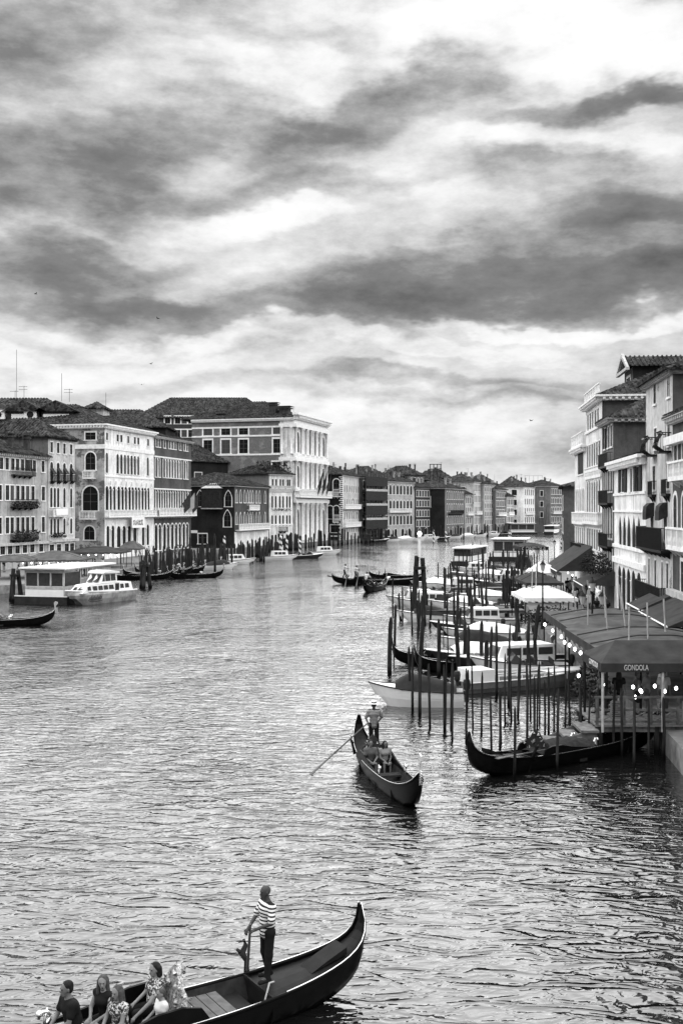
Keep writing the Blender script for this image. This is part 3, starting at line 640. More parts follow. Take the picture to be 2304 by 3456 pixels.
far = [  # px A, D A, px B, D B, top py, wall, floors, columns, window w, arch, label
 (1217, 316, 1290, 328, 1611, 'mid_stucco', 4, 6, .9, 0, 'scaffolded house front with dark netted storeys'),
 (1292, 326, 1398, 344, 1624, 'cream_stucco', 3, 8, 1.5, 1, 'stone trimmed palazzo with tall arched windows and balcony'),
 (1400, 344, 1452, 352, 1645, 'brick', 4, 5, 1.1, 0, 'plain dark brick house with small windows beside the palazzo'),
 (1500, 350, 1567, 372, 1648, 'grey_stucco', 3, 8, 1.1, 1, 'grey house with dark blank flank and a long iron balcony'),
 (1568, 372, 1597, 380, 1668, 'cream_stucco', 3, 4, 1.0, 0, 'low narrow house with a roof terrace on the far bank'),
 (1597, 378, 1624, 390, 1625, 'pale_wall', 4, 5, 1.0, 0, 'slim pale house with stacked balconies on the far bank'),
 (1631, 388, 1668, 402, 1634, 'cream_stucco', 5, 6, 1.0, 1, 'tall pale house with five storeys on the far bank'),
 (1670, 398, 1708, 412, 1652, 'grey_stucco', 4, 6, 1.1, 0, 'grey four storey house on the far bank'),
 (1708, 410, 1733, 416, 1676, 'cream_stucco', 3, 4, 1.1, 0, 'low pale house before the white corner house'),
 (1765, 418, 1803, 434, 1643, 'white_stucco', 4, 5, 1.3, 0, 'bright white corner house at the bend of the canal'),
 (1803, 446, 1856, 446, 1654, 'dark_stucco', 3, 6, 1.5, 0, 'dark wide house closing the canal at the bend'),
 (1855, 442, 1900, 455, 1640, 'grey_stucco', 4, 7, 1.4, 1, 'pale house with arched windows at the end of the canal')]
for (a, DA, c, DB, pt, wl, fl, co, ww, ar, lab) in far:
    hz = gz(pt, (DA + DB) / 2); sw = 'white_stucco' if 'corner house at' in lab else 'dark_stucco' if 'blank' in lab or wl == 'brick' else wl
    h = House('waterfront_house', lab, a, DA, c, DB, hz, 12 if 'bright' in lab else 13, wl, sidew=sw)
    h.grid('F', fl, co, 3.2 if fl > 3 else 3.6, hz - .5, ww, .62, ar, .16); h.grid('F', 1, max(2, co // 2), .6, 3.4, ww * 1.2, .8, 1, .14, style=('void',))
    if wl != 'brick' and fl < 5: h.balcony(h.L * .15, h.L * .85, 3.2 + (hz - 3.7) / fl + .55, .8, 1.1, stone='iron' not in lab)
    if sw == 'white_stucco': h.grid('L', 4, 1, 2.4, hz - .4, 2., .55, 0, .15, style=('',), u0=.45, u1=.95)
    elif 'blank' in lab:
        h.win('L', h.dep * .55, hz - 6.2, 1.8, 3.2, 0, .3, ''); h.win('L', h.dep * .55, hz - 14., 2., 3., 0, .0, '')
    elif a > 1290: h.grid('L', fl - 1, 2, 5, hz - .8, 1.3, .5, 0, .15, style=('',))
    h.cornice(hz, .4, .45, 'trim' if wl not in ('brick', 'dark_stucco') else 'trim_grey', planes='FL', dent=False); h.finish(rise=2.6, ridged=.8, chim=3)
    if 'scaffold' in lab:
        mb = MB()
        for i in range(9):
            u = h.L * i / 8
            for dd in (-.4, -1.6): mb.box(u - .06, u + .06, dd - .06, dd + .06, .5, hz + 1.5)
        for k in range(8):
            zz = 2. + k * 2.1; mb.box(-.3, h.L + .3, -1.7, -.3, zz, zz + .12); mb.box(-.3, h.L + .3, -1.72, -1.66, zz + 1., zz + 1.1)
        for k in range(4): mb.box(0, h.L, -1.75, -1.73, 3.5 + k * 4.2, 6.2 + k * 4.2, 1)
        mb.build('scaffold', ['chimney_dark', 'shutter'], h.root); mb = MB()
        for k in range(3): mb.box(.1, h.L - .1, -1.8, -1.76, 6.25 + k * 4.2, 6.9 + k * 4.2)
        mb.build('scaffold_boards', 'trim_grey', h.root)
# second row of roofs behind the far waterfront
rr = random.Random(8)
for i in range(17):
    px_ = 1110 + i * 45; D = 345 + i * 8 + rr.uniform(0, 14); pt = (1588, 1600, 1592, 1580, 1583, 1590, 1578, 1596, 1588, 1602, 1608, 1600, 1622, 1612, 1618, 1626, 1630)[i] + 16
    h = House('roof_row_house', 'tiled roofed house in the second row, %s' % ('wide low one between its neighbours' if i % 2 else 'one with a ridge standing above its neighbours'), px_, D, px_ + rr.uniform(48, 75), D + rr.uniform(-4, 8), gz(pt + 8, D), 14, rr.choice(('brick', 'mid_stucco', 'dark_stucco', 'grey_stucco')), group='second row of tiled houses behind the far waterfront')
    h.grid('F', 1, 4, gz(pt + 8, D) - 4, gz(pt + 8, D), 1., .5, 0, .15); h.finish(rise=2.4 + rr.random() * 1.6, ridged=.9, chim=2)
    if i % 2 == 0: antenna(gx(px_ + 20, D), D + 2, gz(pt - 2, D), rr.uniform(3, 5.), 'aerial mast on a tiled roof behind the far waterfront', rr.choice((0, 1, 2)))['group'] = 'aerials on the far roofs'
mb = MB(); D = 372.; xa, xb, z0, z1 = gx(1452, D), gx(1488, D), gz(1592, D), gz(1567, D)
for x in np.linspace(xa, xb, 4):
    for y in (D, D + 3.): mb.box(x - .08, x + .08, y - .08, y + .08, z0 - 3, z1)
mb.box(xa - .2, xb + .2, D - .1, D + 3.1, z1 + .001, z1 + .12); mb.box(xa - .2, xb + .2, D - .1, D + 3.1, z0, z0 + .15); mb.box(xa, xb, D - .06, D, z0 + 1., z0 + 1.1)
tag(mb.build('roof_terrace', 'chimney_dark'), 'wooden roof terrace frame standing above the far roofs', 'terrace')
mb = MB(); D = 450.; xa, xb, z0, z1 = gx(1770, D), gx(1828, D), gz(1625, D), gz(1606, D)
for x in np.linspace(xa, xb, 5): mb.box(x - .07, x + .07, D - .07, D + .07, z0 - 2, z1)
mb.box(xa - .2, xb + .2, D - .08, D + .08, z1 + .001, z1 + .15); tag(mb.build('roof_terrace', 'trim_grey'), 'pale pergola bar on the roofs above the bend', 'terrace')
# ---------------------------------------------------------------- right bank
h = House('brick_gable_house', 'weathered brick house with bare flank at the far end of the right bank', 1901, 150, 1937, 168, gz(1642, 150), 14, 'brick', sidew='brick') if False else House('brick_house', 'weathered brick house with bare flank at the far end of the right bank', 1895, 172, 1901, 152, gz(1640, 152), 12, 'brick', sidew='mid_stucco')
h.win('R', 3.0, 8.4, 1.9, 3.2, 0, .12, ''); h.win('R', 2.5, 2.0, 1.5, 4.2, 0, .1, ''); h.grid('F', 3, 4, 2, 12, 1., .6); h.finish(rise=1.8, ridged=.6, chim=1)
h = House('balustraded_palace', 'white palace with roof balustrade and rows of tall narrow windows on the right bank', 1938, RD(1938), 1975, RD(1975), 16.0, 12, 'white_stucco', trim='trim')
zf = [(1.4, 2.6), (5.2, 2.9), (9.0, 2.6)]
h.row([1943, 1949, 1956, 1963, 1969], .8, YC(1180), YC(1350), 1, trim=.1, style='void'); h.row([1943, 1950, 1957, 1964, 1970], .8, YC(1480), YC(1630), 0, trim=.12)
h.row([1958], 5., YC(890), YC(1060), 0, trim=.1, style='void'); zz = h.uz(1940, YC(1440))[1]; h.balcony(.1, h.L - .1, zz, .35, 1.1)
zz = h.uz(1940, YC(1660))[1]; h.balcony(.2, h.L - .2, zz, .5, .9, stone=False)
h.cornice(16., .6, .6); h.finish(rise=.3, over=.1); h.balcony(0, h.L, 16.1, .4, 1.3)
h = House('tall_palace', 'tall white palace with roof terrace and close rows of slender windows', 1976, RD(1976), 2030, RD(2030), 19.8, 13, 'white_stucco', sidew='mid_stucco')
xs = [1982, 1989, 1997, 2005, 2013, 2022]; h.row([1983, 1991, 1999, 2008, 2017], .95, YC(590), YC(720), 0, ref=1983, trim=.14); z2 = h.row(xs, 1.0, YC(835), YC(1040), 0, ref=1983, trim=.12, style='')
z3 = h.row(xs, 1.0, YC(1115), YC(1360), 1, ref=1983, trim=.12)
for a, c in zip(xs[:-1], xs[1:]):
    for q in (z2, z3): h.column(h.uz((a + c) / 2, 1600)[0], q[0], q[1] - .2, .06, 'F', .0)
h.row(xs, 1.0, YC(1490), YC(1640), 0, ref=1983, trim=.12); h.row([1984, 1996, 2010, 2023], 1.3, YC(1790), YC(1930), 1, ref=1984, trim=.15, style='void')
for py_ in (1440, 1090): zz = h.uz(1983, YC(py_))[1]; h.balcony(.1, h.L - .1, zz, .4 if py_ > 1200 else .15, 1.0)
for py_ in (1050, 740): zz = h.uz(1983, YC(py_))[1]; h.band(zz, zz + .25, .15)
h.row([XC(905)], 1.6, YC(470), YC(560), 0, 'R', trim=.15, style='pale') if False else None
h.cornice(19.8, .5, .7, planes='FR'); h.finish(rise=2.8, over=.5, ridged=.42); h.balcony(.2, h.L - 1., 19.85, .2, 1.2)
zz = 19.0; mb = MB(); mb.box(.8, 3.0, -.9, .0, 14.6, 14.8); 
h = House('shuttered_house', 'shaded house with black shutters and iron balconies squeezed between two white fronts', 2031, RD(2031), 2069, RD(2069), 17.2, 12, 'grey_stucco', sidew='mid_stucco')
for pt, pb in ((700, 860), (1030, 1200), (1330, 1560), (1640, 1780)): h.row([XC(800), XC(828), XC(852)], .9, YC(pt), YC(pb), 0, ref=XC(800), trim=.12, shut=(1, 0, 0) if pt == 700 else 0)
for py_ in (1005, 1290, 1620): h.pbalc(XC(785), XC(860), YC(py_), pref=XC(790), hgt=1.1, stone=False, dep=.45)
h.cornice(17.2, .4, .6, 'trim_grey', planes='FR'); h.finish(rise=2.0, ridged=.42)
# rooftop gable (temple-like attic) behind the right row
g = House('temple_gable', 'pedimented attic with pale gable standing above the right bank roofs', XC(955), 110, XC(1022), 105, gz(YC(225), 107), 16, 'mid_stucco', sidew='dark_stucco')
g.win('F', g.L / 2, g.h - 3., 2., 2.2, 0, .2, ''); g.sheet('F', 'mid_stucco'); g.sheet('R', 'dark_stucco'); g.sheet('L', 'dark_stucco')
mb = MB(); Lg = g.L; mb.add([(-.5, -.5, g.h), (Lg + .5, -.5, g.h), (Lg / 2, -.5, g.h + 1.3), (-.5, g.dep, g.h), (Lg + .5, g.dep, g.h), (Lg / 2, g.dep, g.h + 1.3)], ((0, 1, 2), (0, 2, 5, 3), (1, 4, 5, 2), (0, 3, 4, 1))); gr = mb.build('roof', 'roof_tiles', g.root)
mb = MB()
for i in range(36):
    y = -.3 + i * .44
    for sx in (0, 1):
        x0 = (Lg + .5) if sx else -.5; mb.tube([(x0, y, g.h + .05), (Lg / 2, y, g.h + 1.36)], .09, 5)
mb.build('tile_courses', 'roof_tiles', gr, kind='stuff')
mb = MB(); mb.prism([(-.7, g.h - .1), (Lg / 2, g.h + 1.6), (Lg + .7, g.h - .1), (Lg + .2, g.h - .1), (Lg / 2, g.h + 1.15), (-.2, g.h - .1)], -.75, -.5, lambda a, c, d: (a, d, c)); mb.box(-.7, Lg + .7, -.76, -.45, g.h - .4, g.h - .11); mb.build('pediment', 'trim_grey', g.root)
# white house with gothic arcade
h = House('white_arcade_house', 'bright white house with dark shutters above a five bay pointed arcade', 2071, RD(2071), 2177, RD(2177), 13.4, 10, 'white_stucco', sidew='white_stucco')
h.row([XR(238)], 1.5, YR(945), YR(1130), 0, ref=XR(240), trim=.12); h.row([XR(303)], .9, YR(945), YR(1130), ref=XR(303), trim=.12, style='pale') ; h.row([XR(358)], 1.5, YR(930), YR(1125), 0, ref=XR(358), trim=.12)
for q in (215, 262, 337, 380):
    u, z1 = h.uz(XR(q), YR(945)); z0 = h.uz(XR(240), YR(1135))[1]; z1 = h.uz(XR(240), YR(950))[1]; obj('shutter', shutter_mesh(.95, z1 - z0), h.root, (u, 0, z0))
xs = XR(216, 250, 285, 325, 365); zg = h.row(xs, 1.9, YR(1310), YR(1555), 2, ref=XR(225), trim=.12, style='void')
for q in XR(205, 233, 267, 305, 345, 388): h.column(h.uz(q, 1700)[0], zg[0], zg[1] - .9, .09, 'F', .0)
zz = h.uz(XR(205), YR(1545))[1]; h.band(zz - .25, zz, .14); zz = h.uz(XR(195), YR(1655))[1]; h.band(zz - .35, zz + .1, .18); zz = h.uz(XR(205), YR(1290))[1]; h.band(zz, zz + .14, .12); zz = h.uz(XR(205), YR(1150))[1]; h.band(zz - .1, zz + .1, .1)
xs = XR(212, 245, 283, 322, 365); zg = h.row(xs, 2.0, YR(1715), 2070, 1, ref=XR(212), trim=.14, style='void')
for q in XR(200, 229, 264, 302, 343, 390): h.column(h.uz(q, 1900)[0], .95, zg[1] - .8, .10, 'F', .0)
h.cornice(13.4, .7, .7, planes='FR'); h.finish(rise=1.6, ridged=.4)
for cx_, cy_ in ((243, 705), (303, 665), (390, 620)): u = h.uz(XR(cx_), YR(800))[0]; D = h.A.y + h.dir.y * u; chimney(h.root, u, 2.2, 13.6, gz(YR(cy_), D) - .6, .9, 'chimney')
# tall pale house
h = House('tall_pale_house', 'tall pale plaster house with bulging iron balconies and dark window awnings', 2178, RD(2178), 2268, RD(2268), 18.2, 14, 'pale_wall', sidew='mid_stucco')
xs = XR(490, 600)
h.row(xs, .95, YR(275), YR(432), ref=xs[0], trim=.1, style=('', 'blind')); h.row(XR(495, 600), .9, YR(625), YR(790), ref=XR(495), trim=.1, style='pale'); h.row(XR(484, 595), 1., YR(925), YR(1112), ref=XR(484), trim=.1); h.row(XR(470, 575), 1.05, YR(1240), YR(1500), ref=XR(470), trim=.1, style='pale')
h.row(XR(445, 495, 550, 590), .7, YR(1660), YR(1900), ref=XR(445), trim=.1, style=('blind', 'pale')); h.row(XR(440, 500, 575), 1.4, 2078, 2150, ref=XR(440), trim=.1, style='void')
for q in XR(490, 600):    # pot-bellied iron balconies
    u, z = h.uz(q, YR(835)); z = h.uz(XR(490), YR(835))[1]; mb = MB(); mb.box(u - .8, u + .8, -.75, .02, z - .12, z)
    for i in range(9):
        x = u - .75 + 1.5 * i / 8; mb.tube([(x, -.45, z), (x, -.85, z + .3), (x, -.72, z + .75), (x, -.5, z + 1.05), (x, -.62, z + 1.25)], .022, 4)
    for sx in (-.75, .75):
        for yy in (-.15, -.35): mb.tube([(u + sx, yy, z), (u + sx * 1.2, yy, z + .35), (u + sx, yy, z + 1.1)], .02, 4)
    mb.tube([(u - .78, 0, z + 1.1), (u - .75, -.56, z + 1.12), (u + .75, -.56, z + 1.12), (u + .78, 0, z + 1.1)], .035, 5); mb.build('balcony', 'iron', h.root)
for q in XR(484, 595): u = h.uz(q, YR(1150))[0]; z = h.uz(XR(484), YR(1150))[1]; h.balcony(u - .75, u + .75, z, .3, .9, stone=False)
for q in XR(470, 575):
    u = h.uz(q, YR(1220))[0]; z1 = h.uz(XR(470), YR(1215))[1]; mb = MB()
    pr = [(0, .0), (-.3, -.05), (-.5, -.25), (-.55, -.6), (-.55, -1.15)]
    for (a, c), (e, g_) in zip(pr[:-1], pr[1:]): mb.quad((u - .65, a, z1 + c), (u + .65, a, z1 + c), (u + .65, e, z1 + g_), (u - .65, e, z1 + g_))
    for sx in (-.65, .65): mb.add([(u + sx, a, z1 + c) for a, c in pr] + [(u + sx, 0, z1 - .9)], ((0, 1, 2, 3, 4, 5),))
    mb.build('window_awning', 'shutter', h.root)
zz = h.uz(XR(430), YR(1560))[1]; o = h.balcony(.1, h.L - .1, zz, .7, 1.4, stone=False); MB().box(.12, h.L - .12, -.67, -.64, zz + .05, zz + 1.4).build('balcony_screen', 'shutter', h.root)
zz = h.uz(XR(420), YR(1955))[1]; h.balcony(.1, h.L - .1, zz, .8, 1.2, stone=False); h.band(zz - .5, zz - .17, .5, 'trim_grey')
h.cornice(18.2, .35, .4, 'trim_grey', planes='FR'); h.finish(rise=2., ridged=.4)
# dark house at the picture's edge
h = House('dark_red_house', 'dark plastered house with white arched window surrounds next to the tall pale house', 2270, RD(2270), 2420, RD(2420), 15.2, 14, 'mid_stucco', sidew='mid_stucco')
h.row(XR(655, 720), .95, YR(760), YR(965), ref=XR(655), trim=.16, style='pale'); z2 = h.row(XR(652, 720), 1.05, YR(1150), YR(1435), 1, ref=XR(652), trim=.2); h.row(XR(635, 710), .95, YR(1665), YR(1905), ref=XR(635), trim=.18)
zz = h.uz(XR(625), YR(1560))[1]; h.balcony(.2, h.L - .2, zz, .5, 1.2); zz = h.uz(XR(640), YR(1030))[1]; h.balcony(h.uz(XR(670), 1600)[0], h.L - .3, zz, .6, 1.)
zz = h.uz(XR(625), YR(700))[1]; h.band(zz - .5, zz, .5); h.row(XR(690), 1.4, YR(560), YR(650), ref=XR(690), trim=.2, style='blind') if False else None
h.row(XR(650, 730), 1.6, 2085, 2170, ref=XR(650), trim=.1, style='void'); h.band(4.3, 4.7, .4, 'trim_grey')
h.cornice(15.2, .5, .6, 'trim_grey'); h.finish(rise=2.5, ridged=.4)

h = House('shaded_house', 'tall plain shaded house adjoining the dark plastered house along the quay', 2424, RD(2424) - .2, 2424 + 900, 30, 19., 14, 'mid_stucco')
h.grid('F', 5, 8, 1.4, 18.4, 1.1, .55, 0, .14); h.cornice(19., .5, .6, 'trim_grey'); h.finish(rise=2.5, ridged=.5)
# ---------------------------------------------------------------- people: one continuous skin each, clothes and hair as children
def surface_nets(Dv, org, vox):
    ins = Dv < 0; nx, ny, nz = Dv.shape
    c = [ins[i:nx - 1 + i, j:ny - 1 + j, k:nz - 1 + k] for i in (0, 1) for j in (0, 1) for k in (0, 1)]
    sm = sum(q.astype(np.int8) for q in c); act = np.argwhere((sm > 0) & (sm < 8)); idx = -np.ones((nx - 1, ny - 1, nz - 1), int)
    idx[tuple(act.T)] = np.arange(len(act)); acc = np.zeros((len(act), 3)); cnt = np.zeros(len(act))
    cr = [(i, j, k) for i in (0, 1) for j in (0, 1) for k in (0, 1)]
    for a in range(8):
        for e in range(a + 1, 8):
            if sum(abs(cr[a][t] - cr[e][t]) for t in range(3)) != 1: continue
            va = Dv[tuple((act + cr[a]).T)]; ve = Dv[tuple((act + cr[e]).T)]; mk = (va < 0) != (ve < 0)
            t = np.where(mk, va / np.where(mk, va - ve, 1), 0)
            p = act + np.array(cr[a]) + t[:, None] * (np.array(cr[e]) - np.array(cr[a])); acc[mk] += p[mk]; cnt[mk] += 1
    V = acc / cnt[:, None] * vox + org; Fs = []
    for ax in range(3):
        o1, o2 = [(1, 2), (2, 0), (0, 1)][ax]; sl0 = [slice(None)] * 3; sl1 = [slice(None)] * 3
        sl0[ax] = slice(0, Dv.shape[ax] - 1); sl1[ax] = slice(1, None)
        ch = np.argwhere(ins[tuple(sl0)] != ins[tuple(sl1)]); ch = ch[(ch[:, o1] > 0) & (ch[:, o2] > 0) & (ch[:, o1] < Dv.shape[o1] - 1) & (ch[:, o2] < Dv.shape[o2] - 1)]
        d1 = np.zeros(3, int); d1[o1] = 1; d2 = np.zeros(3, int); d2[o2] = 1
        q = np.stack([idx[tuple((ch - s).T)] for s in (d1 + d2, d2, d1 * 0, d1)], 1)
        fl = ins[tuple(ch.T)]; q[~fl] = q[~fl][:, ::-1]; Fs.append(q)
    return V, np.concatenate(Fs)
def sdf_mesh(name, prims, vox, mat):
    """prims: (a, b, ra, rb, k) tapered capsules, or ('e', centre, radii, k) ellipsoids; smooth union"""
    lo = np.full(3, 1e9); hi = -lo
    for p in prims:
        if p[0] == 'e': c, r = np.array(p[1]), np.array(p[2]); lo = np.minimum(lo, c - r); hi = np.maximum(hi, c + r)
        else:
            for q, r in ((p[0], p[2]), (p[1], p[3])): lo = np.minimum(lo, np.array(q) - r); hi = np.maximum(hi, np.array(q) + r)
    lo -= vox * 4; hi += vox * 4; n = np.ceil((hi - lo) / vox).astype(int) + 1; Dv = np.full(n, .3)
    for p in prims:
        if p[0] == 'e': c, r, k = np.array(p[1]), np.array(p[2]), p[3]; a0, a1 = c - r, c + r
        else: a, e = np.array(p[0], float), np.array(p[1], float); ra, rb, k = p[2:5]; mr = max(ra, rb); a0, a1 = np.minimum(a, e) - mr, np.maximum(a, e) + mr
        i0 = np.maximum(((a0 - .07 - lo) / vox).astype(int), 0); i1 = np.minimum(((a1 + .07 - lo) / vox).astype(int) + 2, n)
        g = np.stack(np.meshgrid(*[lo[t] + np.arange(i0[t], i1[t]) * vox for t in range(3)], indexing='ij'), -1)
        if p[0] == 'e':
            q = (g - c) / r; l = np.linalg.norm(q, axis=-1); l2 = np.linalg.norm(q / r, axis=-1); d = l * (l - 1) / np.maximum(l2, 1e-6)
        else:
            ab = e - a; t = np.clip(((g - a) @ ab) / max(ab @ ab, 1e-9), 0, 1); d = np.linalg.norm(g - a - t[..., None] * ab, axis=-1) - (ra + (rb - ra) * t)
        sl = tuple(slice(i0[t], i1[t]) for t in range(3)); D0 = Dv[sl]; hh = np.clip(.5 + .5 * (D0 - d) / k, 0, 1)
        Dv[sl] = D0 * (1 - hh) + d * hh - k * hh * (1 - hh)
    V, Fq = surface_nets(Dv, lo, vox)
    me = bpy.data.meshes.new(name); me.from_pydata(V.tolist(), [], Fq.tolist()); me.materials.append(MATS[mat])
    me.polygons.foreach_set('use_smooth', [True] * len(Fq)); me.update(); return me
plain('skin', .15, .6, .12, 6.); plain('skin_dark', .06, .6, .15, 6.); plain('skin_fair', .20, .6, .1, 6.); plain('hair_dark', .015, .5, .4, 20.); plain('hair_mid', .06, .5, .4, 20.)
plain('cloth_black', .012, .8, .3, 5.); plain('cloth_grey', .09, .8, .25, 5.); plain('cloth_light', .55, .8, .12, 5.); plain('cloth_mid', .2, .8, .2, 5.); plain('eye', .01, .3, .1)
def striped(name, per, lo=.02, hi=.75):
    m, n, p = bsdf(name, .85, .05); x, y, z = n.sep(pos(n, True)); w = n.m('FRACT', n.m('DIVIDE', n.m('ADD', z, n.m('MULTIPLY', n.noise(pos(n, True), 4., 2), .03)), per))
    c = n.m('MULTIPLY', n.mr(w, .42, .48, lo, hi), n.mr(n.noise(pos(n, True), 7., 3), .3, .7, .85, 1.08)); n.nt.links.new(n.xyz(c, c, c), p.inputs['Base Color']); MATS[name] = m
striped('stripe_bold', .068); striped('stripe_fine', .05, .05, .34)
m, n, p = bsdf('cloth_print', .8, .2); c = n.ramp(n.noise(pos(n, True), 16., 3, .6), [(.42, .02), (.5, .08), (.55, .7), (.62, .04)]); n.nt.links.new(c, p.inputs['Base Color']); MATS['cloth_print'] = m
BASE = dict(pel=(0, 0, .95), waist=(0, 0, 1.10), chest=(.01, 0, 1.32), neck=(.0, 0, 1.49), head=(.03, 0, 1.645),
            sL=(0, .185, 1.42), sR=(0, -.185, 1.42), eL=(-.02, .25, 1.14), eR=(-.02, -.25, 1.14), wL=(.06, .25, .90), wR=(.06, -.25, .90),
            hL=(0, .095, .92), hR=(0, -.095, .92), kL=(.02, .11, .50), kR=(.02, -.11, .50), aL=(-.01, .12, .09), aR=(-.01, -.12, .09), tL=(.17, .14, .04), tR=(.17, -.14, .04))
def pose(**k): d = dict(BASE); d.update(k); return {a: Vector(v) for a, v in d.items()}
def seated(lean=0., **k):
    s = .0; d = dict(pel=(0, 0, .12), waist=(.0 + lean * .3, 0, .27), chest=(lean * .7 + .01, 0, .49), neck=(lean, 0, .66), head=(lean + .04, 0, .815), sL=(lean, .18, .59), sR=(lean, -.18, .59),
             eL=(.1 + lean, .23, .33), eR=(.1 + lean, -.23, .33), wL=(.34, .12, .24), wR=(.34, -.12, .24), hL=(0, .09, .1), hR=(0, -.09, .1), kL=(.43, .12, .14), kR=(.43, -.12, .14), aL=(.42, .12, -.29), aR=(.42, -.12, -.29), tL=(.59, .14, -.34), tR=(.59, -.14, -.34)); d.update(k); return pose(**d)
def figure(J, vox=.02, fem=False, fingers=False, scale=1., hair='short', yaw=0., sleeves=.75, legs='long'):
    """meshes of one figure facing +x; returns dict part -> (mesh)"""
    T = lambda q: tuple(Vector(q) * scale); r = lambda v: v * scale; body = []; A = lambda a, c, ra, rb, k=.03: body.append((T(a), T(c), r(ra), r(rb), k))
    hd = J['head']; cy, sy = math.cos(yaw), math.sin(yaw); hv = lambda x, y, z: Vector((hd.x + x * cy - y * sy, hd.y + x * sy + y * cy, hd.z + z))
    A(J['pel'], J['waist'], .135, .115, .05); A(J['waist'], J['chest'], .115, .135, .05); A(J['hL'], J['hR'], .09, .09, .05)
    A(J['chest'] + Vector((0, .08, 0)), J['chest'] + Vector((0, -.08, 0)), .115, .115, .05); A(J['sL'], J['sR'], .062, .062, .05); A(J['chest'], J['neck'], .10, .062, .05); A(J['neck'], hd, .055, .05, .02)
    body.append(('e', T(hv(-.005, 0, .035)), (r(.10), r(.078), r(.10)), .02)); A(hv(.035, 0, -.03), hv(.055, 0, -.085), .058, .036, .03); A(hv(.085, 0, .015), hv(.112, 0, -.025), .011, .016, .012)
    A(hv(.088, .03, .035), hv(.088, -.03, .035), .012, .012, .015); A(hv(.088, .018, -.062), hv(.088, -.018, -.062), .010, .010, .012)
    for sg in (.078, -.078): A(hv(0, sg, .015), hv(-.005, sg * 1.06, -.03), .017, .012, .008)
    for s in 'LR':
        sg = 1 if s == 'L' else -1
        A(J['s' + s], J['e' + s], .052, .041, .02); A(J['e' + s], J['w' + s], .041, .028, .015)
        d = (J['w' + s] - J['e' + s]).normalized(); pm = J['w' + s] + d * .075; A(J['w' + s], pm, .028, .03, .015)
        lat = d.cross(Vector((0, 0, 1))) if abs(d.z) < .9 else Vector((1, 0, 0)); lat = lat.normalized(); cu = lat.cross(d).normalized()
        if cu.z > 0: cu = -cu
        if fingers:
            for i, (of, ln) in enumerate(((-.03, .075), (-.01, .085), (.01, .08), (.03, .062))):
                b0 = pm + lat * of; b1 = b0 + d * ln * .5 + cu * .012; A(b0 - d * .02, b1, .0105, .0095, .004); A(b1, b1 + d * ln * .22 + cu * ln * .45, .0095, .008, .004)
            b0 = J['w' + s] + d * .03 - lat * .03 * sg; A(b0, b0 - lat * .03 * sg + d * .04 + cu * .01, .012, .010, .005); A(b0 - lat * .03 * sg + d * .04 + cu * .01, b0 - lat * .025 * sg + d * .07 + cu * .025, .010, .008, .005)
        else: A(pm, pm + d * .05 + cu * .03, .03, .02, .015)
        A(J['h' + s], J['k' + s], .082, .055, .03); A(J['k' + s], J['a' + s], .055, .036, .02); A(J['a' + s], J['t' + s], .038, .03, .02)
    out = {'body': body}; sh = []; B = lambda a, c, ra, rb, k=.04: sh.append((T(a), T(c), r(ra), r(rb), k)); lo_ = J['pel'] + Vector((0, 0, -.03))
    B(lo_, J['waist'], .158, .140, .05); B(J['waist'], J['chest'], .140, .152, .05); B(J['chest'] + Vector((0, .08, 0)), J['chest'] + Vector((0, -.08, 0)), .132, .132, .05); B(J['sL'], J['sR'], .080, .080, .05)
    if fem: B(J['chest'] + Vector((.09, .07, -.02)), J['chest'] + Vector((.09, -.07, -.02)), .075, .075, .04)
    for s in 'LR':
        if sleeves: B(J['s' + s], J['s' + s].lerp(J['e' + s], sleeves), .074, .070, .03)
    out['shirt'] = sh; tr = []; Cc = lambda a, c, ra, rb, k=.03: tr.append((T(a), T(c), r(ra), r(rb), k)); Cc(J['hL'], J['hR'], .108, .108, .05); Cc(J['pel'], J['pel'] + Vector((0, 0, .06)), .14, .135, .05)
    for s in 'LR':
        if legs == 'long': Cc(J['h' + s], J['k' + s], .100, .078); Cc(J['k' + s], J['a' + s] + Vector((0, 0, .0)), .078, .062)
        else: Cc(J['h' + s], J['h' + s].lerp(J['k' + s], .85), .104, .085)
    out['trousers'] = tr; out['shoe'] = [q for s in 'LR' for q in [(T(J['a' + s] + Vector((-.04, 0, -.04))), T(J['t' + s]), r(.05), r(.042), .02)]]
    hr = []
    if hair != 'bald': hr.append(('e', T(hv(-.022, 0, .055)), (r(.102), r(.086), r(.092)), .02)); hr.append(('e', T(hv(-.06, 0, .0)), (r(.06), r(.082), r(.085)), .02))
    if hair == 'long':
        for y in (-.055, 0, .055): hr.append((T(hv(-.07, y, .02)), T(hv(-.095, y * 1.5, -.27)), r(.055), r(.05), .03))
        for y in (-.08, .08): hr.append((T(hv(.0, y, .03)), T(hv(-.01, y * 1.15, -.2)), r(.03), r(.035), .02))
    if hair == 'bob':
        for y in (-.075, 0, .075): hr.append((T(hv(-.05, y, .03)), T(hv(-.06, y * 1.1, -.09)), r(.06), r(.055), .03))
    if hr: out['hair'] = hr
    M = {k: sdf_mesh(k, v, vox if k in ('body', 'hair') or fingers is False else vox * 1.15, 'skin') for k, v in out.items()}; M['_eyes'] = [T(hv(.094, y, .02)) for y in (.03, -.03)]; M['_mouth'] = T(hv(.097, 0, -.062)); M['_s'] = scale; M['_top'] = T(hv(-.01, 0, .09)); M['_yaw'] = yaw
    return M
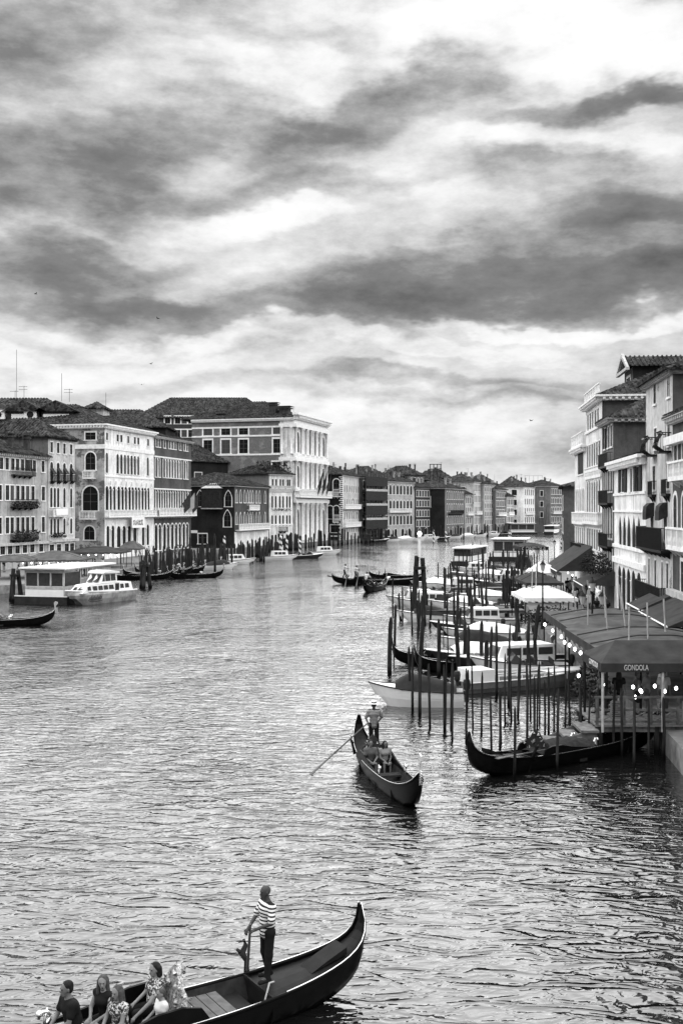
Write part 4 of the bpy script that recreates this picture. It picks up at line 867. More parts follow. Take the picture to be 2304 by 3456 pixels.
def person(M, label, loc, rz, mats, group=None, face=False, hat=None, cat='person'):
    """mats: skin, shirt, trousers, shoe, hair"""
    key = dict(body=mats[0], shirt=mats[1], trousers=mats[2], shoe=mats[3], hair=mats[4]); root = None
    for k in ('body', 'shirt', 'trousers', 'shoe', 'hair'):
        if k not in M: continue
        ck = ('p', id(M[k]), key[k])
        if ck not in _wc:
            me = M[k].copy(); me.materials.clear(); me.materials.append(MATS[key[k]]); _wc[ck] = (me, M[k])
        if k == 'body': root = tag(obj('person', _wc[ck][0], None, loc, rz), label, cat, group)
        else: obj(k, _wc[ck][0], root)
    if face:
        for e in M['_eyes']: mb = MB(); mb.lathe([(.001, -.008), (.011, -.003), (.011, .003), (.001, .008)], e, 6); mb.build('eye', 'eye', root, smooth=True)
        mb = MB(); c = M['_mouth']; mb.box(c[0] - .012, c[0] + .004, c[1] - .02, c[1] + .02, c[2] - .004, c[2] + .004); mb.build('mouth', 'eye', root)
    if hat:
        mb = MB(); mb.lathe([(.19, .0), (.19, .012), (.105, .016), (.10, .09), (.085, .10), (.001, .102)], n=14); ho = mb.build('straw_hat', 'hat_straw', root, M['_top'], smooth=False); ho.rotation_euler = (0, .12, 0)
        MB().lathe([(.107, .02), (.106, .055)], n=14).build('hat_band', 'cloth_black', ho)
    return root
plain('hat_straw', .72, .8, .1, 8.)
# ---------------------------------------------------------------- gondolas
plain('gondola_black', .006, .3, .3, 3., spec=.04); plain('deck_black', .012, .5, .35, 4.); plain('deck_wood', .022, .5, .5, 5.); plain('polished', .75, .25, .1, 5., metal=.9); plain('cushion', .03, .9, .4, 6.)
plain('carving', .30, .4, 1., 26., metal=.3); plain('rope', .35, .9, .2); plain('oar_wood', .10, .5, .3, 4.); plain('worn_wood', .16, .8, .5, 4., bmp=.01)
def gond(s):
    a = abs(s); bm = .66 * max(0., 1 - a ** 2.0) ** .8 + .04
    if s < 0: zs = .50 + .72 * a ** 2.8 + .46 * a ** 12; zb = -.18 + 1.0 * a ** 3.6 + .46 * a ** 10
    else: zs = .50 + .78 * a ** 3.6; zb = -.18 + 1.10 * a ** 4.6
    return bm, zs, zb, math.copysign(a - (.20 * a ** 6 if s < 0 else .10 * a ** 8), s)
def ornament(mb, x, y, z, sc=1.):
    mb.tube([(x + .12 * sc * math.cos(t * .7), y, z + .16 * sc + .12 * sc * math.sin(t * .7)) for t in range(8)], .035 * sc, 6)
    mb.tube([(x, y, z - .05), (x, y, z + .1 * sc), (x - .06 * sc, y, z + .34 * sc)], [.05 * sc, .04 * sc, .02 * sc], 6); mb.lathe([(.07 * sc, 0), (.09 * sc, .04 * sc), (.03 * sc, .1 * sc)], (x + .1 * sc, y, z + .22 * sc), 7)
def make_gondola(L=10.8, chair='carved', cover=None, sx=0., bench=True):
    root = obj('gondola', None); S_ = [-1 + 2 * i / 40 for i in range(41)]; hL = L / 2
    sec = []
    for s in S_:
        bm, zs, zb, xs = gond(s); sec.append((xs * hL, bm, zs, zb, s))
    mb = MB(); n = 9; vs = []
    for x, bm, zs, zb, s in sec:
        half = [(0., zb), (.55 * bm, zb + .02), (.80 * bm, zb + (zs - zb) * .35), (.95 * bm, zb + (zs - zb) * .75), (bm, zs)]
        vs += [(x, -q, z) for q, z in half[::-1]] + [(x, q, z) for q, z in half[1:]]
    mb.add(vs, [(i * n + k, i * n + k + 1, (i + 1) * n + k + 1, (i + 1) * n + k) for i in range(40) for k in range(n - 1)]); mb.add(vs[:n], (tuple(range(n)),)); mb.add(vs[-n:], (tuple(range(n))[::-1],)); mb.build('hull', 'gondola_black', root, smooth=True)
    c0, c1 = -.40, .46
    def deck(sel, name, mat):
        mb = MB(); vs = []
        for x, bm, zs, zb, s in sel: vs += [(x, -bm + .02, zs - .05), (x, -bm * .5, zs - .012), (x, 0, zs), (x, bm * .5, zs - .012), (x, bm - .02, zs - .05)]
        mb.add(vs, [(i * 5 + k, i * 5 + k + 1, (i + 1) * 5 + k + 1, (i + 1) * 5 + k) for i in range(len(sel) - 1) for k in range(4)])
        e = sel[-1] if name == 'stern_deck' else sel[0]; x, bm, zs = e[:3]; mb.quad((x, -bm * .9, .0), (x, bm * .9, .0), (x, bm - .02, zs - .05), (x, -bm + .02, zs - .05)); mb.box(x - .02, x + .02, -bm + .03, bm - .03, zs - .04, zs + .03)
        return mb.build(name, mat, root)
    sd_ = deck([q for q in sec if q[4] <= c0 + 1e-6], 'stern_deck', 'deck_black'); deck([q for q in sec if q[4] >= c1 - 1e-6], 'bow_deck', 'deck_black')
    mid = [q for q in sec if c0 - 1e-6 <= q[4] <= c1 + .05]; mb = MB(); vs = []
    for x, bm, zs, zb, s in mid: vs += [(x, -bm + .03, zs), (x, -.62 * bm, .05), (x, .62 * bm, .05), (x, bm - .03, zs)]
    mb.add(vs, [(i * 4 + k, i * 4 + k + 1, (i + 1) * 4 + k + 1, (i + 1) * 4 + k) for i in range(len(mid) - 1) for k in range(3)]); mb.build('floor', 'deck_wood', root)
    for sg in (-1, 1):
        mb = MB(); mb.tube([(x, sg * bm, zs + .01) for x, bm, zs, zb, s in sec], .032, 6); g = mb.build('gunwale', 'gondola_black', root, smooth=True)
        mb = MB(); mb.tube([(x, sg * (bm + .012), zs + .045) for x, bm, zs, zb, s in sec if s < -.42 and not -.60 < s < -.57], .013, 5); mb.tube([(x, sg * (bm + .012), zs + .045) for x, bm, zs, zb, s in sec if s > -.36], .010, 5); mb.build('metal_strip', 'polished', g, smooth=True)
        mb = MB(); y = sg * .66; pr = [(-1.95, .5), (-1.75, .78), (-1.4, .86), (-.9, .84), (-.4, .72), (0., .66), (.5, .60), (.9, .5)]; mb.prism(pr, y - .03 * sg, y + .03 * sg, lambda a, c, d: (a + sx, d, c)); mb.build('side_rail', 'gondola_black', root)
        mb = MB(); ornament(mb, 1.05 + sx * .6, sg * .58, .56, .9); mb.build('brass_ornament', 'polished', root, smooth=True)
    xb, bm, zs, zb, s = sec[-1]     # comb shaped iron at the bow
    mb = MB(); pr = [(xb - .10, zb - .15), (xb + .06, zb + .1), (xb + .09, zs), (xb + .07, zs + .18), (xb + .10, zs + .34), (xb + .24, zs + .46), (xb + .22, zs + .60), (xb + .02, zs + .66), (xb - .10, zs + .52), (xb - .06, zs + .3), (xb - .05, zs), (xb - .08, zb + .2), (xb - .2, zb - .05)]
    mb.prism(pr, -.022, .022, lambda a, c, d: (a, d, c))
    for i in range(6): mb.box(xb + .07, xb + .24, -.018, .018, zs - .16 + i * .075 - .13, zs - .16 + i * .075 - .09)
    mb.build('bow_iron', 'polished' if chair == 'carved' else 'polished', root)
    mb = MB(); mb.tube([(-2.35, -.62, .5), (-2.38, -.70, .78), (-2.30, -.74, .92), (-2.42, -.80, 1.05), (-2.36, -.78, 1.16)], [.07, .05, .07, .05, .035], 7); mb.tube([(-2.30, -.74, .92), (-2.20, -.76, 1.02)], [.05, .03], 6); mb.build('oarlock', 'deck_wood', root, smooth=True)
    mb = MB(); mb.add([(-4.1, -.26, 1.02), (-3.45, -.3, .78), (-3.45, .3, .78), (-4.1, .26, 1.02)], ((0, 1, 2, 3),)) if False else mb.prism([(-3.3, .66), (-4.1, .86), (-4.1, 1.0), (-3.6, .80)], -.2, .24, lambda a, c, d: (a, d, c)); mb.build('foot_wedge', 'deck_black', sd_)
    if chair:
        mb = MB(); mb.box(-1.35 + sx, -.75 + sx, -.55, .55, .12, .38); mb.build('seat', 'cushion', root)
        pr = [(-.55, .1), (-.62, .62), (-.5, .95), (-.3, 1.02), (-.18, 1.22), (0, 1.36), (.18, 1.22), (.3, 1.02), (.5, .95), (.62, .62), (.55, .1)]
        mb = MB(); mb.prism(pr, -1.46, -1.36, lambda a, c, d: (d + sx - (c - .4) * .18, a, c)); bk = mb.build('seat_back', 'cushion' if chair == 'plain' else 'carving', root); mb = MB(); rr = random.Random(3)
        for i in range(60 if chair == 'carved' else 22):
            t = rr.random() * (len(pr) - 1); k = int(t); a = Vector(pr[k]).lerp(Vector(pr[k + 1]), t - k) * 1.0; a = Vector((0, .55)).lerp(a, rr.uniform(.55, 1.04)); c = Vector((-1.42 + sx - (a.y - .4) * .18 + rr.choice((-.07, .07)), a.x, a.y)); q = rr.uniform(.03, .06)
            mb.tube([c, c + Vector((rr.uniform(-.03, .03), rr.uniform(-.09, .09), rr.uniform(.02, .12)))], [q, q * .3], 5)
        mb.build('carved_leaves', 'carving', bk, kind='stuff')
    if bench:
        for x in (.35 if not sx else .62,): mb = MB(); mb.box(x - .2, x + .2, -.62, .62, .30, .36); mb.box(x - .2, x + .2, -.6, -.55, .05, .3); mb.box(x - .2, x + .2, .55, .6, .05, .3); mb.build('bench', 'cushion', root)
    if cover:   # folded carpet or tarpaulin over the seats
        mb = MB(); g = []
        for i in range(13):
            for j in range(9):
                x = -1.7 + i * .24; y = -.66 + j * .165; e = max(0., 1 - ((i - 6) / 6.2) ** 2) ** .5 * max(0., 1 - ((j - 4) / 4.3) ** 2) ** .5
                g.append((x, y, .48 + e * cover + .05 * math.sin(i * 1.9 + j * 2.3) * e))
        mb.add(g, [(i * 9 + j, i * 9 + j + 1, (i + 1) * 9 + j + 1, (i + 1) * 9 + j) for i in range(12) for j in range(8)]); mb.build('seat_cover', 'cushion' if cover < .5 else 'cloth_print2', root, smooth=True)
    return root
m, n, p = bsdf('cloth_print2', .85, .2); c = n.ramp(n.noise(pos(n, True), 7., 4, .6, 1.5), [(.4, .015), (.52, .05), (.58, .3), (.66, .04)]); n.nt.links.new(c, p.inputs['Base Color']); MATS['cloth_print2'] = m
def put(o, x, y, heading, label, cat, z=0., group=None, name=None, roll=0.):
    o.location = (x, y, z); o.rotation_euler = (roll, 0, heading); tag(o, label, cat, group)
    if name: o.name = name
    return o
def oar(a, c, label, group=None, blade=1.4):
    a, c = Vector(a), Vector(c); mb = MB(); d = (c - a).normalized(); k = c - d * blade; mb.tube([Vector((0, 0, 0)), k - a], [.022, .032], 7)
    w = d.cross(Vector((0, 0, 1))).normalized(); t = w.cross(d) * .014; q = k - a; e = c - a; mb.add([q - w * .03 - t, q + w * .03 - t, e + w * .09 - t, e - w * .09 - t, q - w * .03 + t, q + w * .03 + t, e + w * .09 + t, e - w * .09 + t], ((0, 1, 2, 3), (4, 7, 6, 5), (0, 4, 5, 1), (1, 5, 6, 2), (2, 6, 7, 3), (3, 7, 4, 0)))
    return tag(mb.build('oar', 'oar_wood', loc=a), label, 'oar', group)
def local(o, x, y, z):      # point of a boat in the world
    c, s = math.cos(o.rotation_euler.z), math.sin(o.rotation_euler.z); return (o.location.x + x * c - y * s, o.location.y + x * s + y * c, o.location.z + z)
# foreground gondola
hd = math.atan2(-.53, -.85)
gA = put(make_gondola(11.4, sx=.95), -3.5, 19.38, hd, 'black gondola with silver carved chair and a family of passengers aboard', 'gondola')
Mg = figure(pose(head=(.045, 0, 1.66), chest=(0, 0, 1.33), eL=(.06, .27, 1.16), wL=(.30, .10, 1.04), eR=(.10, -.27, 1.16), wR=(.33, -.14, 1.00), kL=(.03, .11, .5), kR=(.0, -.12, .5), aL=(.07, .12, .09), aR=(-.10, -.13, .09), tL=(.24, .15, .04), tR=(.08, -.15, .04)), .0125, fingers=True, hair='bald', sleeves=.85)
zf = gond(-.56)[1]
x, y, z = local(gA, -2.48, -.02, zf - .0); gl = person(Mg, 'shaven headed oarsman in bold striped shirt and black trousers on the gondola stern', (x, y, z), hd, ('skin_dark', 'stripe_bold', 'cloth_black', 'cloth_black', 'hair_dark'), face=True)
for e in (.12, -.13): pass
oar(local(gA, -2.15, -.08, zf + 1.10), local(gA, -2.55, -1.15, -.6), 'short visible oar shaft held at hip height by the shaven oarsman')
mb = MB(); mb.tube([local(gA, -2.15, .45, .1), local(gA, -2.2, .42, .5), local(gA, -2.35, .3, .72), local(gA, -2.5, .2, zf + .03)], .018, 6); tag(mb.build('mooring_rope', 'rope'), 'pale rope looped from the stern deck of the carved chair gondola', 'rope')
Ms = {'man': figure(seated(.12, wL=(.46, .06, .22), wR=(.44, -.06, .22)), .014, fingers=True, sleeves=.6, legs='short'), 'girl': figure(seated(.10, wL=(.42, .05, .2)), .014, True, True, .94, 'long', .6, sleeves=0, legs='short'),
      'girl2': figure(seated(.06, wL=(.40, .08, .16), wR=(.42, -.06, .18)), .014, True, True, .92, 'long', .2, sleeves=.3, legs='short'), 'woman': figure(seated(-.05, wL=(.50, .22, .14), eL=(.22, .26, .34)), .014, True, True, .95, 'bob', .2, sleeves=.5), 'child': figure(seated(.0), .014, True, True, .72, 'short', .1, sleeves=.4, legs='short')}
def seat_on(o, M, x, y, z, rz, label, mats, face=True, group=None): return person(M, label, local(o, x, y, z), o.rotation_euler.z + rz, mats, group, face)
seat_on(gA, Ms['woman'], -.28, -.25, .46, .1, 'dark bobbed woman in printed dress leaning on the carved gondola chair', ('skin_fair', 'cloth_print', 'cloth_black', 'cloth_black', 'hair_dark'))
seat_on(gA, Ms['child'], -.2, .32, .45, 0., 'small child in white top on the carved gondola chair', ('skin_fair', 'cloth_light', 'cloth_light', 'cloth_grey', 'hair_mid'))
seat_on(gA, Ms['girl2'], .55, .30, .50, .3, 'long haired girl in patterned dress seated near the boat side', ('skin_fair', 'cloth_print', 'cloth_print', 'cloth_grey', 'hair_mid'))
seat_on(gA, Ms['girl'], .6, -.22, .50, .5, 'long haired girl in black top turning her head in the gondola', ('skin_fair', 'cloth_black', 'cloth_black', 'cloth_grey', 'hair_mid'))
seat_on(gA, Ms['man'], 1.3, .12, .62, .1, 'dark haired man in black shirt and pale shorts seated in the gondola', ('skin', 'cloth_black', 'cloth_light', 'cloth_black', 'hair_dark'))
mb = MB(); mb.box(1.2, 1.7, -.5, .5, .18, .60); mb.build('bench', 'cushion', gA)
plain('floor_grey', .10, .7, .3, 5.)
for k in range(5): MB().box(-1.62 + k * .21, -1.43 + k * .21, -.5, .5, .40, .44).build('floor_board', 'floor_grey', gA)
MB().box(-2.05, -1.72, -.45, .45, .28, .33).build('step', 'deck_black', gA)
# gondola coming towards the bridge
hB = math.atan2(-7.6, 1.75); gB = put(make_gondola(9.3, 'plain'), 1.5, 38.2, hB, 'black gondola carrying a couple, rowed by an oarsman in straw hat', 'gondola'); gB.scale = (1, .80, 1)
Mh = figure(pose(eR=(-.02, -.30, 1.18), wR=(.22, -.24, 1.02), eL=(-.05, .32, 1.20), wL=(.08, .16, 1.06), aL=(.05, .15, .09), aR=(-.06, -.16, .09), tL=(.21, .18, .04), tR=(.1, -.2, .04)), .014, fingers=True, sleeves=.8)
zf = gond(-.53)[1]; x, y, z = local(gB, -2.45, .26, zf - .02)
person(Mh, 'oarsman in straw hat and thinly striped shirt on the gondola carrying a couple', (x, y, z), hB - .1, ('skin_dark', 'stripe_fine', 'cloth_black', 'cloth_black', 'hair_dark'), face=True, hat=True)
oar(local(gB, -2.22, .0, zf + 1.05), local(gB, -1.6, -2.5, -.15), 'long oar reaching from the straw hatted oarsman into the water')
seat_on(gB, Ms['man'], -1.0, -.28, .37, 0., 'man in grey shirt seated beside a woman in the gondola', ('skin', 'cloth_grey', 'cloth_black', 'cloth_black', 'hair_dark')); seat_on(gB, Ms['girl2'], -1.0, .28, .37, 0., 'woman in pale top seated beside the man in grey shirt', ('skin', 'cloth_mid', 'cloth_black', 'cloth_black', 'hair_dark'))
# moored gondola at the landing steps
hC = math.atan2(44.0 - 38.4, 12.1 - 4.3); gC = put(make_gondola(12.2, 'plain', .42), 8.5, 41.4, hC, 'empty moored gondola with heaped cushions and a resting oar beside the landing steps', 'gondola')
oar(local(gC, -.6, -.55, .74), local(gC, -4.3, -.75, .80), 'oar laid along the side of the empty moored gondola')
# pair of black gondolas moored farther up, dark covered
h2 = math.atan2(-.5, -8.); bL = put(make_gondola(10.2, None, .5), 0, 0, 0, '', '')
def clone(o, x, y, heading, label, cat, group=None): return put(copy_tree(o), x, y, heading, label, cat, 0., group)
pt = gp(1275, 2245); put(bL, pt.x + 4.9, pt.y + 1.0, math.radians(12), 'covered black gondola moored with its curled stern out in the canal', 'gondola')
pt = gp(1355, 2262); clone(bL, pt.x + 4.7, pt.y + .2, math.radians(14), 'second covered black gondola moored against its curled twin', 'gondola')
# far rowing gondolas
pt = gp(1268, 1972); g2 = clone(gB, pt.x, pt.y, math.radians(-3), 'long black gondola with two standing rowers crossing mid canal', 'gondola'); g2.scale = (1.5, 1.15, 1.15)
pt2 = gp(1330, 1955); g3 = clone(gB, pt2.x + .3, pt2.y, math.radians(-1), 'black gondola partly hidden behind the one with two rowers', 'gondola')
Mr = figure(pose(neck=(.10, 0, 1.47), head=(.16, 0, 1.62), chest=(.06, 0, 1.31), sL=(.1, .18, 1.4), sR=(.1, -.18, 1.4), eL=(.3, .2, 1.25), wL=(.48, .1, 1.2), eR=(.32, -.2, 1.2), wR=(.5, -.12, 1.12), aL=(.2, .12, .09), kL=(.16, .12, .5), tL=(.38, .13, .04), aR=(-.18, -.12, .09), tR=(-.02, -.14, .04)), .026, sleeves=.8)
for i, q in enumerate((-2.6, -4.0)): x, y, z = local(g2, q, .1, gond(-.45 if i == 0 else -.68)[1] * 1.1); person(Mr, ('rower in white shirt nearer the middle of the crossing gondola', 'rower in white shirt at the stern end of the crossing gondola')[i], (x, y, z), math.radians(-3), ('skin_dark', 'cloth_light', 'cloth_black', 'cloth_black', 'hair_dark')); oar(local(g2, q + .5, -.1, 1.9), local(g2, q + .2, -2.2, -.1), ('slanting oar of the rower nearer the middle of the crossing gondola', 'slanting oar of the rower at the stern of the crossing gondola')[i], None, 1.)
pt = gp(1262, 1999); g4 = clone(gB, pt.x + .2, pt.y + 3., math.radians(-72), 'small foreshortened gondola below the pair of rowers', 'gondola'); g4.rotation_euler.z = math.radians(69); x, y, z = local(g4, -3.0, .0, .6)
person(Mr, 'rower in white shirt on the small foreshortened gondola', (x, y, z), math.radians(69), ('skin_dark', 'cloth_light', 'cloth_black', 'cloth_black', 'hair_dark')); oar(local(g4, -2.4, -.1, 1.7), local(g4, -1.2, -2.4, -.1), 'thin oar of the rower on the small foreshortened gondola', None, 1.)
# gondola at the left station
pt = gp(60, 2110); gL = clone(bL, pt.x - 1.5, pt.y - .6, math.radians(12), 'black gondola with bright rail moored before the white water bus station', 'gondola')
# row of gondolas at the left poles
for i, (px_, py_) in enumerate(((520, 1962), (560, 1952), (596, 1945), (640, 1940), (700, 1926))):
    pt = gp(px_, py_); clone(bL, pt.x - 2.6, pt.y + 4, math.radians(22 + i * 2), 'covered gondola moored with bow outwards among the left bank poles', 'gondola', 'gondolas moored among the left poles')
pt = gp(655, 1950); gM = clone(gB, pt.x, pt.y, math.radians(20), 'gondola with one standing man by the left mooring poles', 'gondola'); x, y, z = local(gM, -2.0, 0, .55); person(Mr, 'man in white shirt standing in a gondola by the left mooring poles', (x, y, z), math.radians(200), ('skin_dark', 'cloth_light', 'cloth_black', 'cloth_black', 'hair_dark'))
# ---------------------------------------------------------------- motor boats, pontoons, poles, canopies, lamps, people on the quays
plain('boat_white', .82, .3, .06, 2., spec=.5); plain('boat_grey', .22, .5, .3, 2.); plain('boat_dark', .03, .4, .3, 2.); plain('tarp_dark', .022, .7, .3, 3.); plain('tarp_white', .78, .8, .08, 3.); plain('canopy_grey', .085, .95, .4, .9, False); plain('canopy_dark', .045, .9, .3, 1.2); plain('boat_glass', .05, .15, .2); plain('pole_wood', .11, .9, .6, 2.5, bmp=.02)
emit('bulb', .9, 9.); emit('globe_lamp', .9, 1.2)
m, n, p = bsdf('mooring_wood', .9, .03); P = pos(n); x, y, z = n.sep(P); f = n.noise(n.xyz(n.m('MULTIPLY', x, 6.), n.m('MULTIPLY', y, 6.), n.m('MULTIPLY', z, .7)), 1., 5, .65)
c = n.m('MULTIPLY', n.mr(f, .3, .7, .008, .055, False), n.mr(n.m('ADD', z, n.m('MULTIPLY', f, .5)), .35, .95, .16, 1.)); n.nt.links.new(n.xyz(c, c, c), p.inputs['Base Color']); bump(n, p, f, .04); MATS['mooring_wood'] = m   # weed and wet at the tide line
m, n, p = bsdf('barber_paint', .6, .3); x, y, z = n.sep(pos(n, True)); w = n.m('FRACT', n.m('ADD', n.m('MULTIPLY', z, .9), n.m('DIVIDE', n.m('ARCTAN2', y, x), 6.2832))); c = n.mr(w, .48, .52, .75, .03); n.nt.links.new(n.xyz(c, c, c), p.inputs['Base Color']); MATS['barber_paint'] = m
def hull(mb, L, B, fb, mi=(0, 1), draft=.25, n=14, bowrise=.35):
    """pointed bow at +x, transom at -x; skin mi[0], deck mi[1]"""
    vs = []; dk = []
    for i in range(n + 1):
        t = i / n; x = -L / 2 + L * t; w = B / 2 * (1 - max(0., (t - .45) / .55) ** 2.2) * (.88 + .12 * min(1, t * 3)) + .02; zt = fb + bowrise * t ** 2; zb = -draft + (zt + draft) * .55 * max(0., (t - .7) / .3) ** 2
        xo = x - (0 if t < .99 else .0)
        vs += [(x, -w, zt), (x - L * .07 * t ** 5, -w * .93, zt * .45), (x - L * .16 * t ** 5, -w * .72, zb), (x - L * .16 * t ** 5, w * .72, zb), (x - L * .07 * t ** 5, w * .93, zt * .45), (x, w, zt)]; dk.append((x, w, zt))
    mb.add(vs, [(i * 6 + k, i * 6 + k + 1, (i + 1) * 6 + k + 1, (i + 1) * 6 + k) for i in range(n) for k in range(5)] + [(0, 1, 2, 3, 4, 5)], mi[0])
    return dk
def deckf(mb, dk, t0, t1, dz, mi, inset=.04):
    q = dk[t0:t1 + 1]; v = []
    for x, w, z in q: v += [(x, -w + inset, z + dz), (x, 0, z + dz + .06), (x, w - inset, z + dz)]
    mb.add(v, [(i * 3 + k, i * 3 + k + 1, (i + 1) * 3 + k + 1, (i + 1) * 3 + k) for i in range(len(q) - 1) for k in range(2)], mi)
def motorboat(L=5., B=1.9, fb=.7, hm='boat_white', kind='cover', engine=True):
    root = obj('motorboat', None); mb = MB(); dk = hull(mb, L, B, fb); mb.build('hull', [hm, 'boat_white'], root, smooth=False)
    mb = MB(); deckf(mb, dk, 9, 14, .0, 0); deckf(mb, dk, 0, 9, -.32, 1); x, w, z = dk[9]; mb.quad((x, -w + .04, z - .32), (x, w - .04, z - .32), (x, w - .04, z), (x, -w + .04, z), 1); mb.build('deck', ['boat_white', 'boat_grey'], root)
    for sg in (-1, 1): mb = MB(); mb.tube([(x, sg * w, z + .02) for x, w, z in dk], .035, 5); mb.build('rub_rail', 'boat_dark' if hm == 'boat_white' else 'boat_white', root)
    if kind == 'cover' or kind == 'whitecover':
        g = []; cm = 'tarp_dark' if kind == 'cover' else 'tarp_white'; ns = 10
        for i, (x, w, z) in enumerate(dk[1:11]):
            t = i / 9; hh = .15 + .55 * math.sin(min(1, t * 1.25 + .1) * math.pi * .5) * (1 if t < .8 else (1 - t) / .2 * .8 + .2)
            for j in range(7):
                a = j / 6 * 2 - 1; g.append((x, a * (w + .03), z + hh * max(0., 1 - a * a) ** .7 + .02 * math.sin(i * 2.2 + j)))
        mb = MB(); mb.add(g, [(i * 7 + j, i * 7 + j + 1, (i + 1) * 7 + j + 1, (i + 1) * 7 + j) for i in range(9) for j in range(6)]); mb.build('boat_cover', cm, root, smooth=True)
    if kind == 'open':
        x0 = L * .12; w = B * .4; z = fb + .1; mb = MB(); mb.add([(x0, -w, z), (x0, w, z), (x0 - .35, w * .9, z + .5), (x0 - .35, -w * .9, z + .5)], ((0, 1, 2, 3),)); mb.add([(x0, w, z), (x0 - .9, w, z), (x0 - .35, w * .9, z + .5)], ((0, 1, 2),)); mb.add([(x0, -w, z), (x0 - .9, -w, z), (x0 - .35, -w * .9, z + .5)], ((0, 1, 2),)); mb.build('windscreen', 'boat_glass', root)
        for xx in (-.1, -.28): mb = MB(); mb.box(L * xx - .22, L * xx + .22, -w, w, fb - .3, fb + .02); mb.box(L * xx - .27, L * xx - .19, -w, w, fb + .021, fb + .32); mb.build('seat', 'cushion', root)
    if kind == 'cabin':
        mb = MB(); c = [(-L * .22, .42), (L * .2, .42)]; x0, x1, w = -L * .25, L * .2, B * .42; z0, z1 = fb - .05, fb + .95
        mb.add([(x0, -w, z0), (x1, -w, z0), (x1, w, z0), (x0, w, z0), (x0 + .1, -w * .88, z1), (x1 - .45, -w * .88, z1), (x1 - .45, w * .88, z1), (x0 + .1, w * .88, z1)], ((0, 1, 5, 4), (1, 2, 6, 5), (2, 3, 7, 6), (3, 0, 4, 7), (4, 5, 6, 7))); cb = mb.build('cabin', 'boat_white', root)
        for sg in (-1, 1):
            for k in range(3): xa = x0 + .2 + k * (x1 - x0 - .8) / 3; mb = MB(); mb.box(xa, xa + (x1 - x0 - 1.1) / 3, sg * w * .955 - .012, sg * w * .955 + .012, z0 + .42, z1 - .16); mb.build('window', 'boat_glass', cb)
        mb = MB(); mb.add([(x1 - .1, -w * .8, z0 + .35), (x1 - .1, w * .8, z0 + .35), (x1 - .42, w * .74, z1 - .1), (x1 - .42, -w * .74, z1 - .1)], ((0, 1, 2, 3),)); o = mb.build('windscreen', 'boat_glass', cb, (.03, 0, 0))
    if kind == 'barge':
        mb = MB(); mb.box(-L * .47, -L * .3, -B * .36, B * .36, fb - .2, fb + .62); mb.build('engine_box', 'boat_white', root)
        for sg in (-1, 1): mb = MB(); mb.box(-L * .28, L * .3, sg * B * .40 - .03, sg * B * .40 + .03, fb + .25, fb + .33); [mb.box(-L * .28 + k * .7, -L * .28 + k * .7 + .05, sg * B * .4 - .02, sg * B * .4 + .02, fb - .1, fb + .249) for k in range(int(L * .58 / .7) + 1)]; mb.build('rail', 'boat_white', root)
    if engine:
        mb = MB(); xe = -L / 2 - .18; mb.lathe([(.10, -.3), (.09, .25), (.16, .34), (.19, .62), (.15, .78), (.02, .82)], (xe, 0, fb - .25), 8); mb.box(xe - .02, xe + .2, -.08, .08, fb - .22, fb - .02); mb.build('outboard_motor', 'boat_dark', root)
    return root
def park(o, px, py, ang, label, group=None, cat='boat', dz=0.): p = gp(px, py); return put(o, p.x, p.y, math.radians(ang), label, cat, dz, group)
b1 = motorboat(4.6, 1.9, .72, 'boat_white', 'cover'); park(b1, 1402, 2378, 176, 'white speedboat under a dark cover moored bow out between thin poles')
b2 = motorboat(8.2, 2.1, .55, 'boat_grey', 'barge'); park(b2, 1780, 2318, 202, 'grey work barge with white engine box and long pale rails'); b2.rotation_euler.z = math.radians(22)
b3 = motorboat(8.5, 2.3, .65, 'boat_dark', 'cabin', False); park(b3, 1740, 2262, 196, 'black hulled water taxi with white cabin')
b4 = motorboat(6., 2.1, .6, 'boat_dark', 'whitecover', False); park(b4, 1590, 2240, 190, 'dark boat with white cover between the covered gondolas and the water taxi')
b5 = motorboat(5.6, 2., .7, 'boat_white', 'open'); b6 = motorboat(5.2, 2., .6, 'boat_white', 'cover'); b7 = motorboat(6., 2.2, .6, 'boat_white', 'cabin', False); b8 = motorboat(5.5, 2., .5, 'boat_dark', 'open'); b9 = motorboat(6.5, 2.1, .6, 'boat_white', 'whitecover')
spots = [(b6, 1440, 2098, 'white boat with dark cover moored bow out along the wooden jetty'), (b5, 1640, 2085, 'open white boat with windscreen tied against the wooden jetty'), (b7, 1440, 2052, 'white cabin boat behind the jetty poles'), (b9, 1560, 2060, 'white covered boat between the jetty and the moored cabin boats'), (b8, 1700, 2060, 'dark open boat close to the quay behind the jetty')]
for k, (o, px_, py_, lab) in enumerate(spots): park(o, px_, py_, 176 + 4 * (k % 3), lab)
rr = random.Random(21); kinds = [b5, b6, b7, b9, b8]; names = ['open white boat with windscreen', 'white boat with dark cover', 'small white cabin boat', 'boat under a white cover', 'dark open boat']
for k in range(18):
    D = 101 + k * 3.6; e = np.interp(D, [60, 80, 105, 128, 150, 190], [13.2, 14.6, 17.4, 21.5, 28, 36]); i = k % 5
    x = e - 4.2 - (k % 3) * 3.2; o = clone(kinds[i], x, D, math.radians(180 + rr.uniform(-7, 7)), names[i] + ' moored among the pole rows off the right quay', 'boat', 'motor boats moored in rows off the right quay')
for (px_, py_, i, lab) in ((700, 1921, 4, 'dark boat moored before the gothic palace'), (800, 1904, 2, 'small pale boat among poles before the gothic palace'), (948, 1890, 2, 'white motor launch with long cabin before the narrow white palazzo'), (1040, 1884, 4, 'dark open boat moored before the columned palace'), (1100, 1872, 2, 'white cabin boat by the columned palace corner'), (745, 1921, 1, 'boat with striped side moored near the left pole rows')):
    o = clone(kinds[i], 0, 0, 0, lab, 'boat'); park(o, px_, py_, 20, lab); o.scale = (1.15, 1.1, 1.1)
